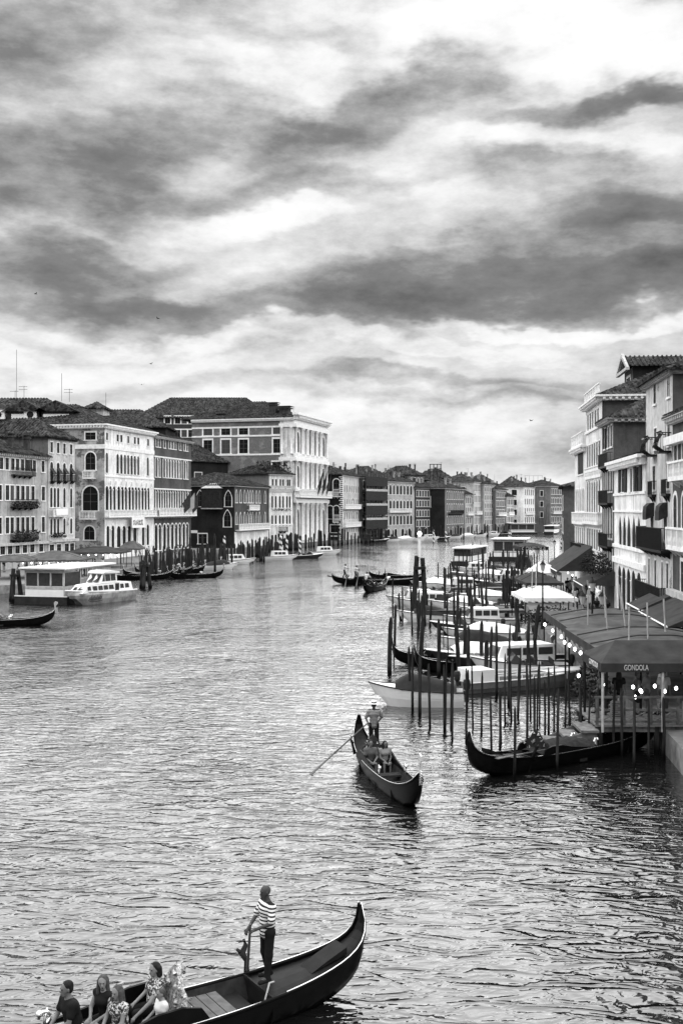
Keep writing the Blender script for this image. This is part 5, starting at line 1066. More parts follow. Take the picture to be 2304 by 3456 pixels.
for k in range(11):
    px_ = 1270 + k * 42; D = float(np.interp(px_, [1270, 1450, 1690], [316, 336, 392])); o = clone(kinds[(k * 2 + 4) % 5], gx(px_, D) + 1, D - 3, math.radians(35), 'boat moored under the far house fronts', 'boat', 'boats moored under the far house fronts'); o.scale = (1.2, 1.1, 1.1)
for k, (x_, D_, i, lab) in enumerate(((10.2, 62.5, 0, 'open white boat squeezed between the water taxi and the canopies'), (10.4, 69., 4, 'dark open boat lying under the terrace edge'), (9., 74., 1, 'white boat with dark cover off the grey canopies'), (10.5, 79., 3, 'boat under white cover before the bright tent'), (9.6, 84.5, 4, 'dark open boat before the bright tent'), (11.2, 88.5, 2, 'small white cabin boat beside the long jetty'))):
    clone(kinds[i], x_, D_, math.radians(178 + 3 * (k % 3)), lab, 'boat')
# ---- white tour boat
def tour_boat():
    root = obj('tour_boat', None); L, B, fb = 11.5, 3.0, 1.05; mb = MB(); dk = hull(mb, L, B, fb, draft=.3, bowrise=.45); mb.build('hull', 'boat_band', root)
    mb = MB(); deckf(mb, dk, 0, 14, 0., 0, .0); mb.build('deck', 'boat_white', root)
    for sg in (-1, 1): mb = MB(); mb.tube([(x, sg * w, z + .03) for x, w, z in dk], .07, 5); mb.build('rub_rail', 'boat_white', root)
    mb = MB(); w = 1.22; lo, up = [(-5.0, 1.1), (-4.7, 1.95), (.6, 2.0), (2.6, 1.95), (3.9, 1.15)], None
    prof = [(-5.1, 1.05), (-4.8, 1.95), (.4, 2.05), (2.8, 1.95), (4.1, 1.15)]
    mb.prism(prof, -w, w, lambda a, c, d: (a, d * (1 - .10 * max(0, c - 1.1)) * (1 - .12 * max(0, a - 1) / 3), c)); cb = mb.build('lower_cabin', 'boat_white', root)
    mb = MB(); mb.prism([(-2.2, 2.02), (-2.3, 3.0), (.1, 3.05), (1.0, 2.0)], -1.05, 1.05, lambda a, c, d: (a, d * (1 - .12 * (c - 2)), c)); up = mb.build('wheelhouse', 'boat_white', root)
    mb = MB(); mb.prism([(-2.6, 2.95), (-2.5, 3.12), (-1.2, 3.28), (.2, 3.22), (.45, 3.02)], -1.18, 1.18, lambda a, c, d: (a, d, c)); mb.build('roof', 'boat_white', up)
    for sg in (-1, 1):
        for xa, xb in ((-4.4, -3.6), (-3.4, -2.7), (-1.5, -.6), (-.45, .35), (.5, 1.3), (1.45, 2.2), (2.5, 3.1)): mb = MB(); y = sg * w * .965; t = (1 - .12 * max(0, xb - 1) / 3); mb.add([(xa, y * t + sg * .02, 1.36), (xb, y * t + sg * .02, 1.36), (xb + .1 if xa > 1 else xb, y * t * .955 + sg * .02, 1.80), (xa + .1, y * t * .955 + sg * .02, 1.80)], ((0, 1, 2, 3),)); mb.build('window', 'boat_glass', cb)
        mb = MB(); mb.box(-2.45, -1.75, sg * w * .97 - .02 if sg > 0 else sg * w * .97 - .02, sg * w * .97 + .02, 1.12, 1.9); mb.build('door', 'boat_dark', cb)
        for xa, xb, dx in ((-2.0, -1.1, 0.), (-1.0, -.1, 0.), (0., .5, -.35)): mb = MB(); y = sg * 1.05; mb.add([(xa, y * .985 + sg * .015, 2.2), (xb, y * .985 + sg * .015, 2.2), (xb + dx, y * .90 + sg * .015, 2.88), (xa, y * .90 + sg * .015, 2.88)], ((0, 1, 2, 3),)); mb.build('window', 'boat_glass', up)
        # curling lettering stripe on the side (a brush script mark, unreadable)
        mb = MB(); y = sg * 1.47
        for k in range(9): xx = 1.2 + k * .26; mb.tube([(xx, y, .5), (xx + .16 * sg * -1, y, .8 + .08 * (k % 2)), (xx + .05, y, .62), (xx + .2, y, .46)], .035, 4)
        mb.tube([(1., y, .36), (2.2, y, .30), (3.3, y, .36)], .03, 4); mb.build('lettering', 'boat_dark', root)
    for y0 in (-.85, .05): mb = MB(); mb.add([(1.03, y0, 2.15), (1.03, y0 + .8, 2.15), (.22, y0 * .93 + .03, 2.9), (.22, (y0 + .8) * .93, 2.9)], ((0, 1, 2, 3),)); mb.build('windscreen', 'boat_glass', up, (.04, 0, .0))
    for y0 in (-.6, .15): mb = MB(); mb.add([(4.02, y0, 1.30), (4.02, y0 + .45, 1.30), (3.35, y0 + .45, 1.72), (3.35, y0, 1.72)], ((0, 1, 2, 3),)); mb.build('window', 'boat_glass', cb, (.04, 0, .03))
    mb = MB(); mb.lathe([(.02, 0), (.22, .03), (.22, .1), (.02, .16)], (3.4, .5, 1.55), 10); mb.build('life_ring', 'boat_white', root); return root
m, n, p = bsdf('boat_band', .5, .4); z = n.sep(pos(n, True))[2]; c = n.m('MULTIPLY', n.mr(z, .96, 1.0, .33, .80), n.mr(n.noise(pos(n, True), 1.2, 4, .6), .35, .65, .6, 1.15)); n.nt.links.new(n.xyz(c, c, c), p.inputs['Base Color']); MATS['boat_band'] = m
tb = tour_boat(); pb = gp(226, 2046); ps = gp(430, 2022); hdg = math.atan2(pb.y - ps.y, pb.x - ps.x); sc = (pb - ps).length / 11.; put(tb, (pb.x + ps.x) / 2, (pb.y + ps.y) / 2, hdg, 'white tour boat with rounded wheelhouse and script lettering lying beside the water bus station', 'boat'); tb.scale = (sc, sc, 1.0)
# ---- water bus station pontoon (left)
def station(w, d, lab, x, y, rz, hgt=3.2):
    root = thing('water_bus_station', lab, 'station', (x, y, 0), rz); MB().box(-w / 2 - .8, w / 2 + .8, -.8, d + .8, -.4, .75).build('pontoon', 'boat_dark', root); mb = MB(); mb.box(-w / 2 - .82, w / 2 + .82, -.82, -.7, .751, .85); mb.build('kerb', 'boat_white', root)
    for sg in (-1, 1):
        mb = MB(); mb.box(sg * w / 2 - .06, sg * w / 2 + .06, 0, d * .33, .76, 1.75); mb.box(sg * w / 2 - .06, sg * w / 2 + .06, d * .55, d, .76, hgt); mb.build('side_wall', 'boat_white' if sg < 0 else 'trim_grey', root)
        mb = MB(); mb.box(sg * w / 2 - .03, sg * w / 2 + .03, .1, d * .33, 1.76, hgt - .4); mb.build('window', 'boat_glass', root)
    mb = MB(); mb.box(-w / 2, w / 2, -.06, .06, .76, 1.75); [mb.box(-w / 2, w / 2, -.075, -.061, .95 + k * .25, .97 + k * .25) for k in range(3)]; mb.build('front_wall', 'boat_white', root); MB().box(-w / 2, w / 2, -.09, -.061, 1.45, 1.72).build('stripe', 'trim_grey', root)
    for k in range(3): MB().box(-w / 2 + .1 + k * w / 3, -w / 2 + (k + 1) * w / 3 - .1, -.03, .03, 1.78, hgt - .42).build('window', 'boat_glass', root)
    for k in range(4): MB().box(-w / 2 + k * w / 3 - .08, -w / 2 + k * w / 3 + .08, -.08, .08, 1.751, hgt - .02).build('post', 'trim_grey', root)
    for yy in (d * .34, d * .54, d): [MB().box(sg * w / 2 - .08, sg * w / 2 + .08, yy - .08, yy + .08, .752, hgt - .02).build('post', 'trim_grey', root) for sg in (-1, 1)]
    MB().box(-w / 2 + .02, w / 2 - .02, -.11, -.05, hgt - .40, hgt - .03).build('name_board', 'cloth_light', root); mb = MB(); mb.box(-w / 2 - .5, w / 2 + .5, -.6, d + .6, hgt, hgt + .14); mb.box(-w / 2 - .35, w / 2 + .35, -.45, d + .45, hgt - .14, hgt - .001, 1); mb.build('roof', ['boat_white', 'trim_grey'], root); return root
pA = gp(88, 2030); pB = gp(222, 2034); station(4.2, 10.4, 'white glazed water bus station floating beside the tour boat', -29.9, 109.8, -.24, 3.5)
p_ = gp(1720, 1882); station(5.5, 9., 'small glazed water bus station before the right bank terraces', gx(1715, 200), 200, -.25, 3.9)
def waterbus(lab, px, py, ang, sc=1.):
    root = obj('water_bus', None); mb = MB(); dk = hull(mb, 21, 4.2, 1.1, draft=.3, bowrise=.2); mb.build('hull', 'boat_dark', root); mb = MB(); deckf(mb, dk, 0, 14, 0, 0, 0.); mb.build('deck', 'boat_grey', root); mb = MB()
    for sg in (-1, 1): mb.tube([(x, sg * w, z - .25) for x, w, z in dk], .18, 5)
    mb.build('white_band', 'boat_white', root); mb = MB(); mb.box(-8.5, 6.8, -1.75, 1.75, 1.0, 1.9); mb.build('cabin', 'boat_white', root); mb = MB(); mb.box(-9.2, 7.6, -1.95, 1.95, 3.2, 3.42); mb.build('roof', 'boat_white', root)
    for sg in (-1, 1):
        for k in range(9): MB().box(-8.2 + k * 1.65, -6.9 + k * 1.65, sg * 1.7 - .03, sg * 1.7 + .03, 1.92, 3.18).build('window', 'boat_glass', root)
    for x in (-8.4, 6.7): MB().box(x - .04, x + .04, -1.7, 1.7, 1.92, 3.18).build('windscreen', 'boat_glass', root)
    return park(root, px, py, ang, lab)
waterbus('water bus with pale flat roof leaving the right bank poles', 1590, 1908, 70).scale = (.8, .8, .95); waterbus('distant white and dark water bus at the bend of the canal', 1862, 1803, 72)
D = 430.; st = station(9., 8., 'tiny water bus stop under the white corner house', gx(1762, 405), 405, .1, 4.)
# ---- mooring poles
_pm = []
for k in range(5):
    mb = MB(); r0 = 1.; rk = random.Random(k); prof = [(1.05, 0.), (1., .3), (.93, .6), (.95, .8), (.88, .93), (.5, .985), (.12, 1.)]
    vs = [(r * math.cos(2 * math.pi * i / 7) + .25 * math.sin(z * 5 + k), r * math.sin(2 * math.pi * i / 7) + .25 * math.cos(z * 4 + k * 2), z) for r, z in prof for i in range(7)]
    mb.add(vs, [(j * 7 + i, j * 7 + (i + 1) % 7, (j + 1) * 7 + (i + 1) % 7, (j + 1) * 7 + i) for j in range(6) for i in range(7)] + [tuple(42 + i for i in range(7))]); _pm.append(mb.mesh('mooring_pole', 'mooring_wood', True))
rp = random.Random(5)
def pole(x, y, top, r, lab, group, lean=.03, mesh=None, lx=None, ly=None):
    o = obj('mooring_pole', mesh or _pm[rp.randrange(5)], None, (x, y, -1.)); r *= .55; o.scale = (r, r, top + 1.); o.rotation_euler = (ly if ly is not None else rp.uniform(-lean, lean), lx if lx is not None else rp.uniform(-lean, lean), rp.uniform(0, 6)); return tag(o, lab, 'mooring pole', group)
_far = MB()
def farpole(x, y, top, r):      # small distant posts, joined
    a, c = rp.uniform(-.1, .1), rp.uniform(-.1, .1); r *= .55; _far.tube([(x, y, -1), (x + a, y + c, top - .3), (x + a, y + c, top)], [r * 1.05, r * .9, r * .25], 6)
def ppole(px, ptop, pbase, r, lab, group, **k): q = gp(px, pbase); return pole(q.x, q.y, gz(ptop, q.y), r, lab, group, **k)
XA, YA = crop(1240, 1960, .3827); X5, Y5 = crop(1200, 1900, .704)
for cx_, ct, cb_, r in ((192, 318, 830, .24), (230, 320, 765, .07), (462, 320, 800, .25), (372, 575, 1110, .13), (398, 580, 1160, .12), (440, 420, 760, .07), (635, 335, 850, .22), (672, 280, 700, .06), (715, 200, 790, .07), (550, 730, 1310, .09), (680, 735, 1330, .09), (735, 710, 1320, .10), (805, 340, 850, .24), (848, 330, 760, .22), (885, 390, 930, .2), (865, 780, 1310, .1), (1005, 350, 800, .23), (1050, 520, 900, .24), (1080, 400, 880, .16), (1130, 350, 1040, .13), (1232, 370, 1110, .10), (1252, 900, 1125, .09), (1315, 340, 760, .22), (1318, 720, 1200, .08), (1405, 680, 1390, .1), (1420, 350, 830, .2), (1475, 500, 840, .22), (1490, 750, 1330, .08), (458, 650, 1210, .10), (1475, 870, 1400, .09), (1180, 940, 1400, .11)):
    thick = r > .15; ppole(XA(cx_), YA(ct), YA(cb_), r, ('thick dark pointed mooring pole among the covered gondolas' if thick else 'thin straight mooring pole around the white speedboat and barge'), 'thick poles by the covered gondolas' if thick else 'thin poles around the speedboat')
for cx_, ct, cb_, r in ((650, 650, 905, .09), (692, 605, 905, .09), (760, 688, 1045, .10), (820, 520, 860, .09), (858, 540, 870, .09), (922, 500, 835, .1), (950, 480, 840, .08), (965, 600, 1000, .10), (1078, 575, 885, .11), (1200, 525, 865, .10), (1232, 560, 920, .10), (1335, 640, 985, .10), (1475, 640, 945, .12), (527, 500, 865, .09), (460, 480, 860, .08), (355, 482, 790, .08), (425, 470, 800, .08), (300, 440, 735, .09)):
    ppole(X5(cx_), Y5(ct), Y5(cb_), r, 'slim wooden mooring pole around the moored empty gondola', 'slim poles around the empty gondola', lean=.02)
for cx_, ct, cb_, r in ((560, 470, 800, .08), (600, 520, 830, .09), (715, 430, 770, .08), (745, 470, 760, .09), (775, 400, 740, .08), (835, 430, 745, .09), (880, 470, 770, .08), (905, 560, 850, .09), (1000, 530, 830, .08), (1030, 560, 850, .09), (1110, 600, 890, .08), (1160, 590, 880, .09), (1275, 600, 930, .1), (1400, 650, 960, .09)):
    ppole(X5(cx_), Y5(ct), Y5(cb_), r, 'slim wooden mooring pole around the moored empty gondola', 'slim poles around the empty gondola', lean=.035)
for a, c_ in (((1375, 180), (1345, 440)), ((1480, 200), (1455, 500))): q = gp(XA(c_[0]), YA(c_[1]) + 40); pole(q.x, q.y, gz(YA(a[1]), q.y), .28, 'thick mooring pole leaning beside the white canopy', 'leaning poles by the white canopy', lx=.10, ly=0)
for k in range(130):     # pole rows farther up the right bank
    D = 76 + (k % 65) * 1.75 + rp.uniform(-1, 1); e = float(np.interp(D, [60, 80, 105, 128, 150, 190], [13.2, 14.6, 17.4, 21.5, 28, 36])); x = e - rp.uniform(.6, 2.) - (8. if k < 75 else 0) * rp.uniform(.25, 1.25) - (2.5 if D > 150 else 0)
    pole(x, D, rp.uniform(2.1, 4.1), rp.choice((.14, .18, .23)), 'dark mooring pole in the crowded rows off the right quay', 'crowded pole rows off the right quay', .05)
for k in range(170):     # left bank pole thickets
    t = k / 169; px_ = 470 + t * 480 + rp.uniform(-12, 12); py_ = 1962 - t * 80 - rp.uniform(0, 24); q = gp(px_, py_)
    if t > .66: farpole(q.x, q.y, rp.uniform(2., 3.9), rp.choice((.24, .3, .36))); continue
    pole(q.x, q.y, rp.uniform(2., 3.9), rp.choice((.24, .3, .36)), 'dark mooring pole in the thicket off the left quay', 'pole thicket off the left quay', .04)
for px_, t in ((683, 1801), (726, 1800), (641, 1812), (822, 1835), (890, 1820)):
    q = gp(px_, 1930 if px_ < 800 else 1895); o = pole(q.x, q.y, gz(t, q.y), .34, 'tall capped mooring post standing above the left pole thicket', 'tall capped posts at the left bank', .01)
for px_, t, b_ in ((940, 1815, 1872), (948, 1805, 1876), (968, 1818, 1870), (757, 1808, 1900), (1012, 1822, 1868), (1462, 1788, 1832), (1504, 1790, 1830), (1716, 1790, 1816), (1722, 1792, 1818), (1893, 1816, 1850)):
    q = gp(px_, b_); mb = MB(); hh = gz(t, q.y); mb.lathe([(.24, -1), (.24, hh - .5), (.3, hh - .45), (.05, hh)], n=9); tag(mb.build('barber_pole', 'barber_paint', loc=(q.x, q.y, 0)), 'mooring post with spiral white and dark stripes before a palace', 'mooring pole', 'striped posts before the palaces')
for k in range(70):     # far waterline posts
    px_ = 905 + k * 11.2 + rp.uniform(-5, 5); D = float(np.interp(px_, [905, 993, 1100, 1215, 1400, 1568, 1690], [250, 258, 284, 308, 332, 362, 392])) - rp.uniform(0, 5); farpole(gx(px_, D), D, rp.uniform(2., 4.4), rp.choice((.4, .5, .6)))
tag(_far.build('distant_mooring_posts', 'mooring_wood'), 'distant dark mooring posts lining the water under the far palaces', 'mooring posts', None, 'stuff')
for px_, pt_, pb_ in ((52, 1925, 2030), (490, 1895, 1985), (1415, 1880, 2090)):     # bundled posts
    q = gp(px_, pb_); root = thing('dolphin_pile', ('bundle of three tarred posts beside the water bus station', 'bundle of tarred posts at the end of the left gondola row', 'lamp topped post bundle out in the canal off the jetty')[(52, 490, 1415).index(px_)], 'pile', (q.x, q.y, 0))
    for k in range(3 if px_ < 1000 else 2):
        a = k * 2.1 + .4; hh = gz(pt_, q.y) + rp.uniform(-.3, .2); mb = MB(); mb.tube([(.75 * math.cos(a), .75 * math.sin(a), -1), (.28 * math.cos(a), .28 * math.sin(a), hh)], [.26, .2], 8); mb.build('pile', 'mooring_wood', root)
    MB().lathe([(.55, .0), (.55, .25)], (0, 0, gz(pt_, q.y) * .8), 9).build('iron_band', 'iron', root)
    if px_ == 1415: hh = gz(pt_, q.y); MB().lathe([(.13, hh), (.12, hh + 1.6), (.18, hh + 1.7), (.18, hh + 1.8)], n=8).build('lamp_post', 'boat_white', root); MB().lathe([(.05, hh + 1.8), (.2, hh + 1.95), (.2, hh + 2.1), (.05, hh + 2.25)], n=9).build('lamp', 'globe_lamp', root)
# ---- jetties, landing deck and steps (right)
def jetty(x0, x1, y0, y1, z, lab, rail=False, name='jetty'):
    root = thing(name, lab, 'jetty', (x0, y0, 0)); n_ = max(1, int((y1 - y0) / .3)); w = (y1 - y0) / n_
    if (x1 - x0) > (y1 - y0):
        k_ = int((x1 - x0) / .32)
        me = MB().box(0, (x1 - x0) / k_ - .02, 0, y1 - y0, -.06, 0).mesh('plank', 'worn_wood'); [obj('plank', me, root, (i * (x1 - x0) / k_, 0, z + rp.uniform(-.008, .008))) for i in range(k_)]
    else:
        me = MB().box(0, x1 - x0, 0, w - .02, -.06, 0).mesh('plank', 'worn_wood'); [obj('plank', me, root, (0, i * w, z + rp.uniform(-.008, .008))) for i in range(n_)]
    mb = MB(); [mb.box(0, x1 - x0, q, q + .15, z - .28, z - .07) for q in (.1, y1 - y0 - .25)]; mb.build('beam', 'pole_wood', root)
    for i in range(int((x1 - x0) / 2.2) + 1):
        for q in (.15, y1 - y0 - .15): mb = MB(); mb.tube([(.2 + i * 2.2, q, -1.2), (.2 + i * 2.2, q, z - .07 if not rail else z + .5)], .11, 7); mb.build('post', 'mooring_wood', root)
    return root
jetty(7.2, 15.4, 91.5, 93., 1.05, 'long wooden jetty running out from the right quay between the white boats'); jetty(12., 19., 118., 119.4, 1.0, 'short wooden jetty behind the moored motor boats')
jetty(9.9, 14.2, 42.4, 46.2, 1.15, 'planked gondola landing deck under the lettered canopy', name='landing_deck')
st = thing('landing_steps', 'worn wooden steps leading down from the gondola landing deck to the water', 'steps', (7.4, 42.1, 0))
for k in range(4): MB().box(k * .62, k * .62 + .66 if k < 3 else 2.55, .0, 1.7 + .1 * (k == 3), .10 + k * .27, .20 + k * .27).build('step', 'worn_wood', st)
for q in (.1, 1.6): mb = MB(); mb.prism([(0, -.9), (0, .1), (1.9, .9), (2.5, .9), (2.5, -.9)], q, q + .08, lambda a, c, d: (a, d, c)); mb.build('stringer', 'pole_wood', st)
rl = thing('deck_railing', 'dark wooden railing with cross braces and two notices around the landing deck', 'railing', (9.95, 42.45, 1.15))
for x in (0, 1.05, 2.1, 3.15, 4.2): MB().box(x - .05, x + .05, -.05, .05, 0, 1.05).build('post', 'pole_wood', rl)
for zz in (1.05, .55, .1): MB().box(-.1, 4.25, -.04, .04, zz, zz + .08).build('rail', 'pole_wood', rl)
for k in range(4): mb = MB(); mb.tube([(.06 + k * 1.05, .0, .12), (1.0 + k * 1.05, .0, .6)], .03, 5); mb.build('brace', 'worn_wood', rl)
for x in (.5, 3.3): nb = MB().box(x, x + .5, -.09, -.06, .25, .95).build('notice', 'cloth_mid', rl); mb = MB(); [mb.box(x + .05, x + .45 - .08 * (k % 3), -.096, -.091, .35 + k * .08, .38 + k * .08) for k in range(7)]; mb.build('printed_lines', 'iron', nb)
# ---- canopies
def canopy(lab, x0, x1, y0, y1, z, peak, mat, val=.4, edge=None, posts=True, bulbs=0, scallop=True, spikes=0, shear=0., bside='x'):
    root = thing('canopy', lab, 'canopy', (x0, y0, 0)); w, d = x1 - x0, y1 - y0; nx, ny = 10, 10; g = []; rk = random.Random(int(w * 10 + d))
    for i in range(nx + 1):
        for j in range(ny + 1):
            a, c = i / nx, j / ny; t = min(a, 1 - a, c, 1 - c) * 2; g.append((a * w + shear * c * d, c * d, z + peak * min(1, t * 1.3) + (rk.uniform(-.09, .09) if t > 0 else 0) - .10 * (j % 3 == 1) * (t > 0)))
    mb = MB(); mb.add(g, [(i * (ny + 1) + j, (i + 1) * (ny + 1) + j, (i + 1) * (ny + 1) + j + 1, i * (ny + 1) + j + 1) for i in range(nx) for j in range(ny)]); mb.build('roof_cloth', mat, root, smooth=True)
    per = [(a * w / 16, 0) for a in range(17)] + [(w + shear * a * d / 16, a * d / 16) for a in range(1, 17)] + [(w + shear * d - a * w / 16, d) for a in range(1, 17)] + [(shear * (d - a * d / 16), d - a * d / 16) for a in range(1, 17)]
    mb = MB()
    for k in range(len(per) - 1): p, q = per[k], per[k + 1]; lo = val * (.8 if (k % 2 and scallop) else 1.); mb.quad((p[0], p[1], z), (q[0], q[1], z), (q[0], q[1], z - lo), (p[0], p[1], z - lo * (1.0 if not scallop else .92)))
    mb.build('valance', edge or mat, root)
    for c in (.33, .66): mb = MB(); mb.tube([(w * q / 8 + shear * c * d, c * d, z + peak * min(1, min(q / 8, 1 - q / 8, c, 1 - c) * 2.6) + .05) for q in range(9)], .03, 5); mb.build('seam', edge or mat, root)
    if posts:
        for a in (0.05, w - .05):
            for c in (0.05, d / 2, d - .05): MB().tube([(a + shear * c, c, .95), (a + shear * c, c, z + .02)], .05, 6).build('post', 'iron', root)
    for k in range(spikes): a, c = w * (.2 + .6 * ((k * .37) % 1)), d * (k + .5) / spikes; MB().tube([(a + shear * c, c, z - .1), (a + .05, c, z + peak + 1.5)], .04, 6).build('umbrella_pole', 'trim_grey', root)
    for k in range(bulbs):
        if bside == 'x': a, c = -.12 + shear * d * (k + .5) / bulbs, d * (k + .5) / bulbs
        else: a, c = w * (k + .5) / bulbs, -.12
        MB().lathe([(.02, .09), (.06, .04), (.07, -.02), (.05, -.07), (.01, -.1)], (a, c, z - val - .12 + rk.uniform(-.05, .05)), 8).build('bulb', 'bulb', root, smooth=True)
    return root
canopy('broad grey cloth terrace canopy with white bulbs next to the gondola landing', 11.3, 17.4, 46.6, 56.8, 3.35, .45, 'canopy_grey', .5, 'canopy_dark', bulbs=7, spikes=5, shear=.03); canopy('grey cloth terrace canopy behind the bulb lit one', 11.9, 17.9, 57.2, 67., 3.3, .45, 'canopy_grey', .5, 'canopy_dark', bulbs=3, spikes=5, shear=.05)
canopy('bright white square tent canopy over terrace tables', 13.7, 17.7, 81.5, 88., 2.9, .6, 'tarp_white', .35, spikes=2); canopy('smaller white tent canopy up the right quay', 19.4, 22.2, 110., 115., 3.1, .9, 'tarp_white', .3); canopy('dark low canopy between two white tents', 16.6, 20., 98., 107., 2.9, .7, 'canopy_dark', .3)
canopy('long dark canopy of the second gondola stand up the quay', gx(1755, 170), gx(1850, 170), 170., 178., 3.6, .5, 'canopy_dark', .6)
text('GONDOLA', .75, 'cloth_light', [o for o in COL.objects if o.name.startswith('canopy')][-1], (0, 0, 0), (R(90), 0, 0)).location = (2.1, -.04, 3.3)
# lettered gondola canopy
gc = thing('gondola_canopy', 'dark hipped canopy lettered GONDOLA over the landing deck', 'canopy', (10.0, 42.0, 0)); w, d, z0, z1 = 5.2, 3.3, 3.62, 4.3
mb = MB(); a = [(0, 0, z0), (w, 0, z0), (w, d, z0), (0, d, z0)]; p_, q_ = (1.0, d * .55, z1), (w - .4, d * .55, z1); mb.add(a + [p_, q_], ((0, 1, 5, 4), (2, 3, 4, 5), (3, 0, 4), (1, 2, 5))); mb.build('roof_cloth', 'canopy_lett', gc) if False else mb.build('roof_cloth', 'canopy_dark', gc)
mb = MB(); [mb.quad(a[i], a[(i + 1) % 4], (a[(i + 1) % 4][0], a[(i + 1) % 4][1], z0 - .34), (a[i][0], a[i][1], z0 - .34)) for i in range(4)]; vo = mb.build('valance', 'canopy_dark', gc)
text('GONDOLA', .30, 'cloth_light', vo, (1.35, -.02, z0 - .17), (R(90), 0, 0), sx=.62); text('GONDOLA', .30, 'cloth_light', vo, (-.02, 1.2, z0 - .17), (R(90), 0, R(-90)))
for x, y in ((.08, .08), (2.4, .08), (w - .1, .08), (.08, d - .1), (2.4, d - .1), (w - .1, d - .1)): MB().tube([(x, y, .95), (x, y, z0)], .055, 7).build('post', 'trim_grey' if y < 1 else 'iron', gc)
for x, y, z in ((-.3, 2.6, 2.75), (.15, .3, 2.75), (1.5, 1., 2.55), (1.9, 1.4, 2.35), (2.3, .8, 2.62), (2.9, 1.5, 2.3), (2.1, 2., 2.2), (3.2, 1., 2.5), (1.75, 1.6, 2.05)): MB().lathe([(.02, .07), (.055, .03), (.06, -.03), (.01, -.08)], (x, y, z), 8).build('bulb', 'bulb', gc, smooth=True)
def wall_awning(lab, D0, D1, z1, z0, out, mat='canopy_dark'):
    root = thing('shop_awning', lab, 'awning', (RFX(D0) - .05, D0, 0)); dx = RFX(D1) - RFX(D0); L = D1 - D0; mb = MB(); mb.quad((0, 0, z1), (dx, L, z1), (dx - out, L, z0), (-out, 0, z0)); mb.quad((-out, 0, z0), (dx - out, L, z0), (dx - out, L, z0 - .45), (-out, 0, z0 - .45)); mb.add([(0, 0, z1), (-out, 0, z0), (0, 0, z0)], ((0, 1, 2),)); mb.build('awning_cloth', mat, root)
    MB().tube([(-out - .03, 0, z0), (dx - out - .03, L, z0)], .05, 6).build('white_edge', 'boat_white', root); [MB().tube([(-out + dx * q, L * q, .95), (-out + dx * q, L * q, z0)], .04, 6).build('post', 'trim_grey', root) for q in (.03, .97)]
    for k in range(3): MB().lathe([(.02, .07), (.06, .03), (.06, -.03), (.01, -.08)], (dx * (k + .5) / 3 - out * .5, L * (k + .5) / 3, z0 - .5), 8).build('bulb', 'bulb', root, smooth=True)
wall_awning('dark shop awning with white edge under the tall pale house', 65.5, 70., 4.5, 3.5, 2.2); wall_awning('dark shop awning with white edge under the dark house', 56., 64.3, 4.5, 3.5, 2.4); wall_awning('dark awning under the shuttered house', 90., 97., 4.4, 3.2, 2.6); wall_awning('steep dark awning under the balustraded palace', 104., 116., 6., 3.6, 3.4)
def leftcanopy(lab, px0, px1, py, D, dep, z, pk, mat, bulbs): canopy(lab, gx(px0, D), gx(px1, D), D, D + dep, z, pk, mat, .25, bulbs=bulbs, bside='y')
leftcanopy('dark flat canopy at the head of the left quay', -60, 92, 1890, 131, 7, 3.3, .6, 'canopy_grey', 0); leftcanopy('wide grey umbrella canopy with bulbs behind the water bus station', 64, 272, 1890, 135, 7, 3.2, 1.0, 'canopy_grey', 7); leftcanopy('long dark canopy with bulbs before the white arcaded palace', 215, 410, 1865, 156, 8, 3.3, .7, 'canopy_dark', 8); leftcanopy('peaked kiosk canopy at the palace corner', 395, 472, 1852, 168, 5, 3.4, 1.1, 'canopy_grey', 0)
# ---- street lamps
def lamp(x, y, z0, top, heads, lab):
    root = thing('street_lamp', lab, 'street lamp', (x, y, z0)); hh = top - z0; MB().lathe([(.16, 0), (.14, .5), (.08, .7), (.06, hh * .5), (.05, hh - .75)], n=8).build('post', 'iron', root)
    for k in range(heads):
        dx, dz = ((0, 0), (.55, -.75), (-.55, -.75))[k] if heads > 1 else (0, 0)
        if dx: MB().tube([(0, 0, hh - 1.6), (dx * .8, 0, hh - 1.65), (dx, 0, hh - 1.45)], .03, 5).build('arm', 'iron', root)
        lt = MB().lathe([(.10, 0), (.19, .42), (.21, .44), (.2, .46)], (dx, 0, hh - .72 + dz), 6).build('lantern', 'lantern_glass', root); MB().lathe([(.23, .0), (.10, .17), (.03, .24), (.02, .34)], (dx, 0, hh - .258 + dz), 6).build('cap', 'iron', lt)
m, n, p = bsdf('lantern_glass', .3, .4); p.inputs['Base Color'].default_value = (.42, .42, .42, 1); MATS['lantern_glass'] = m
for px_, D, top, hds, lab in ((1997, 61.5, 1952, 3, 'three headed lantern lamp rising through the grey canopies'), (1830, 78, 1893, 1, 'tall lantern lamp before the bright white tent'), (1811, 100, 1846, 1, 'lantern lamp between the tents and the second gondola stand'), (1870, 128, 1822, 1, 'lantern lamp beyond the smaller white tent')): lamp(gx(px_, D), D, .95, gz(top, D), hds, lab)
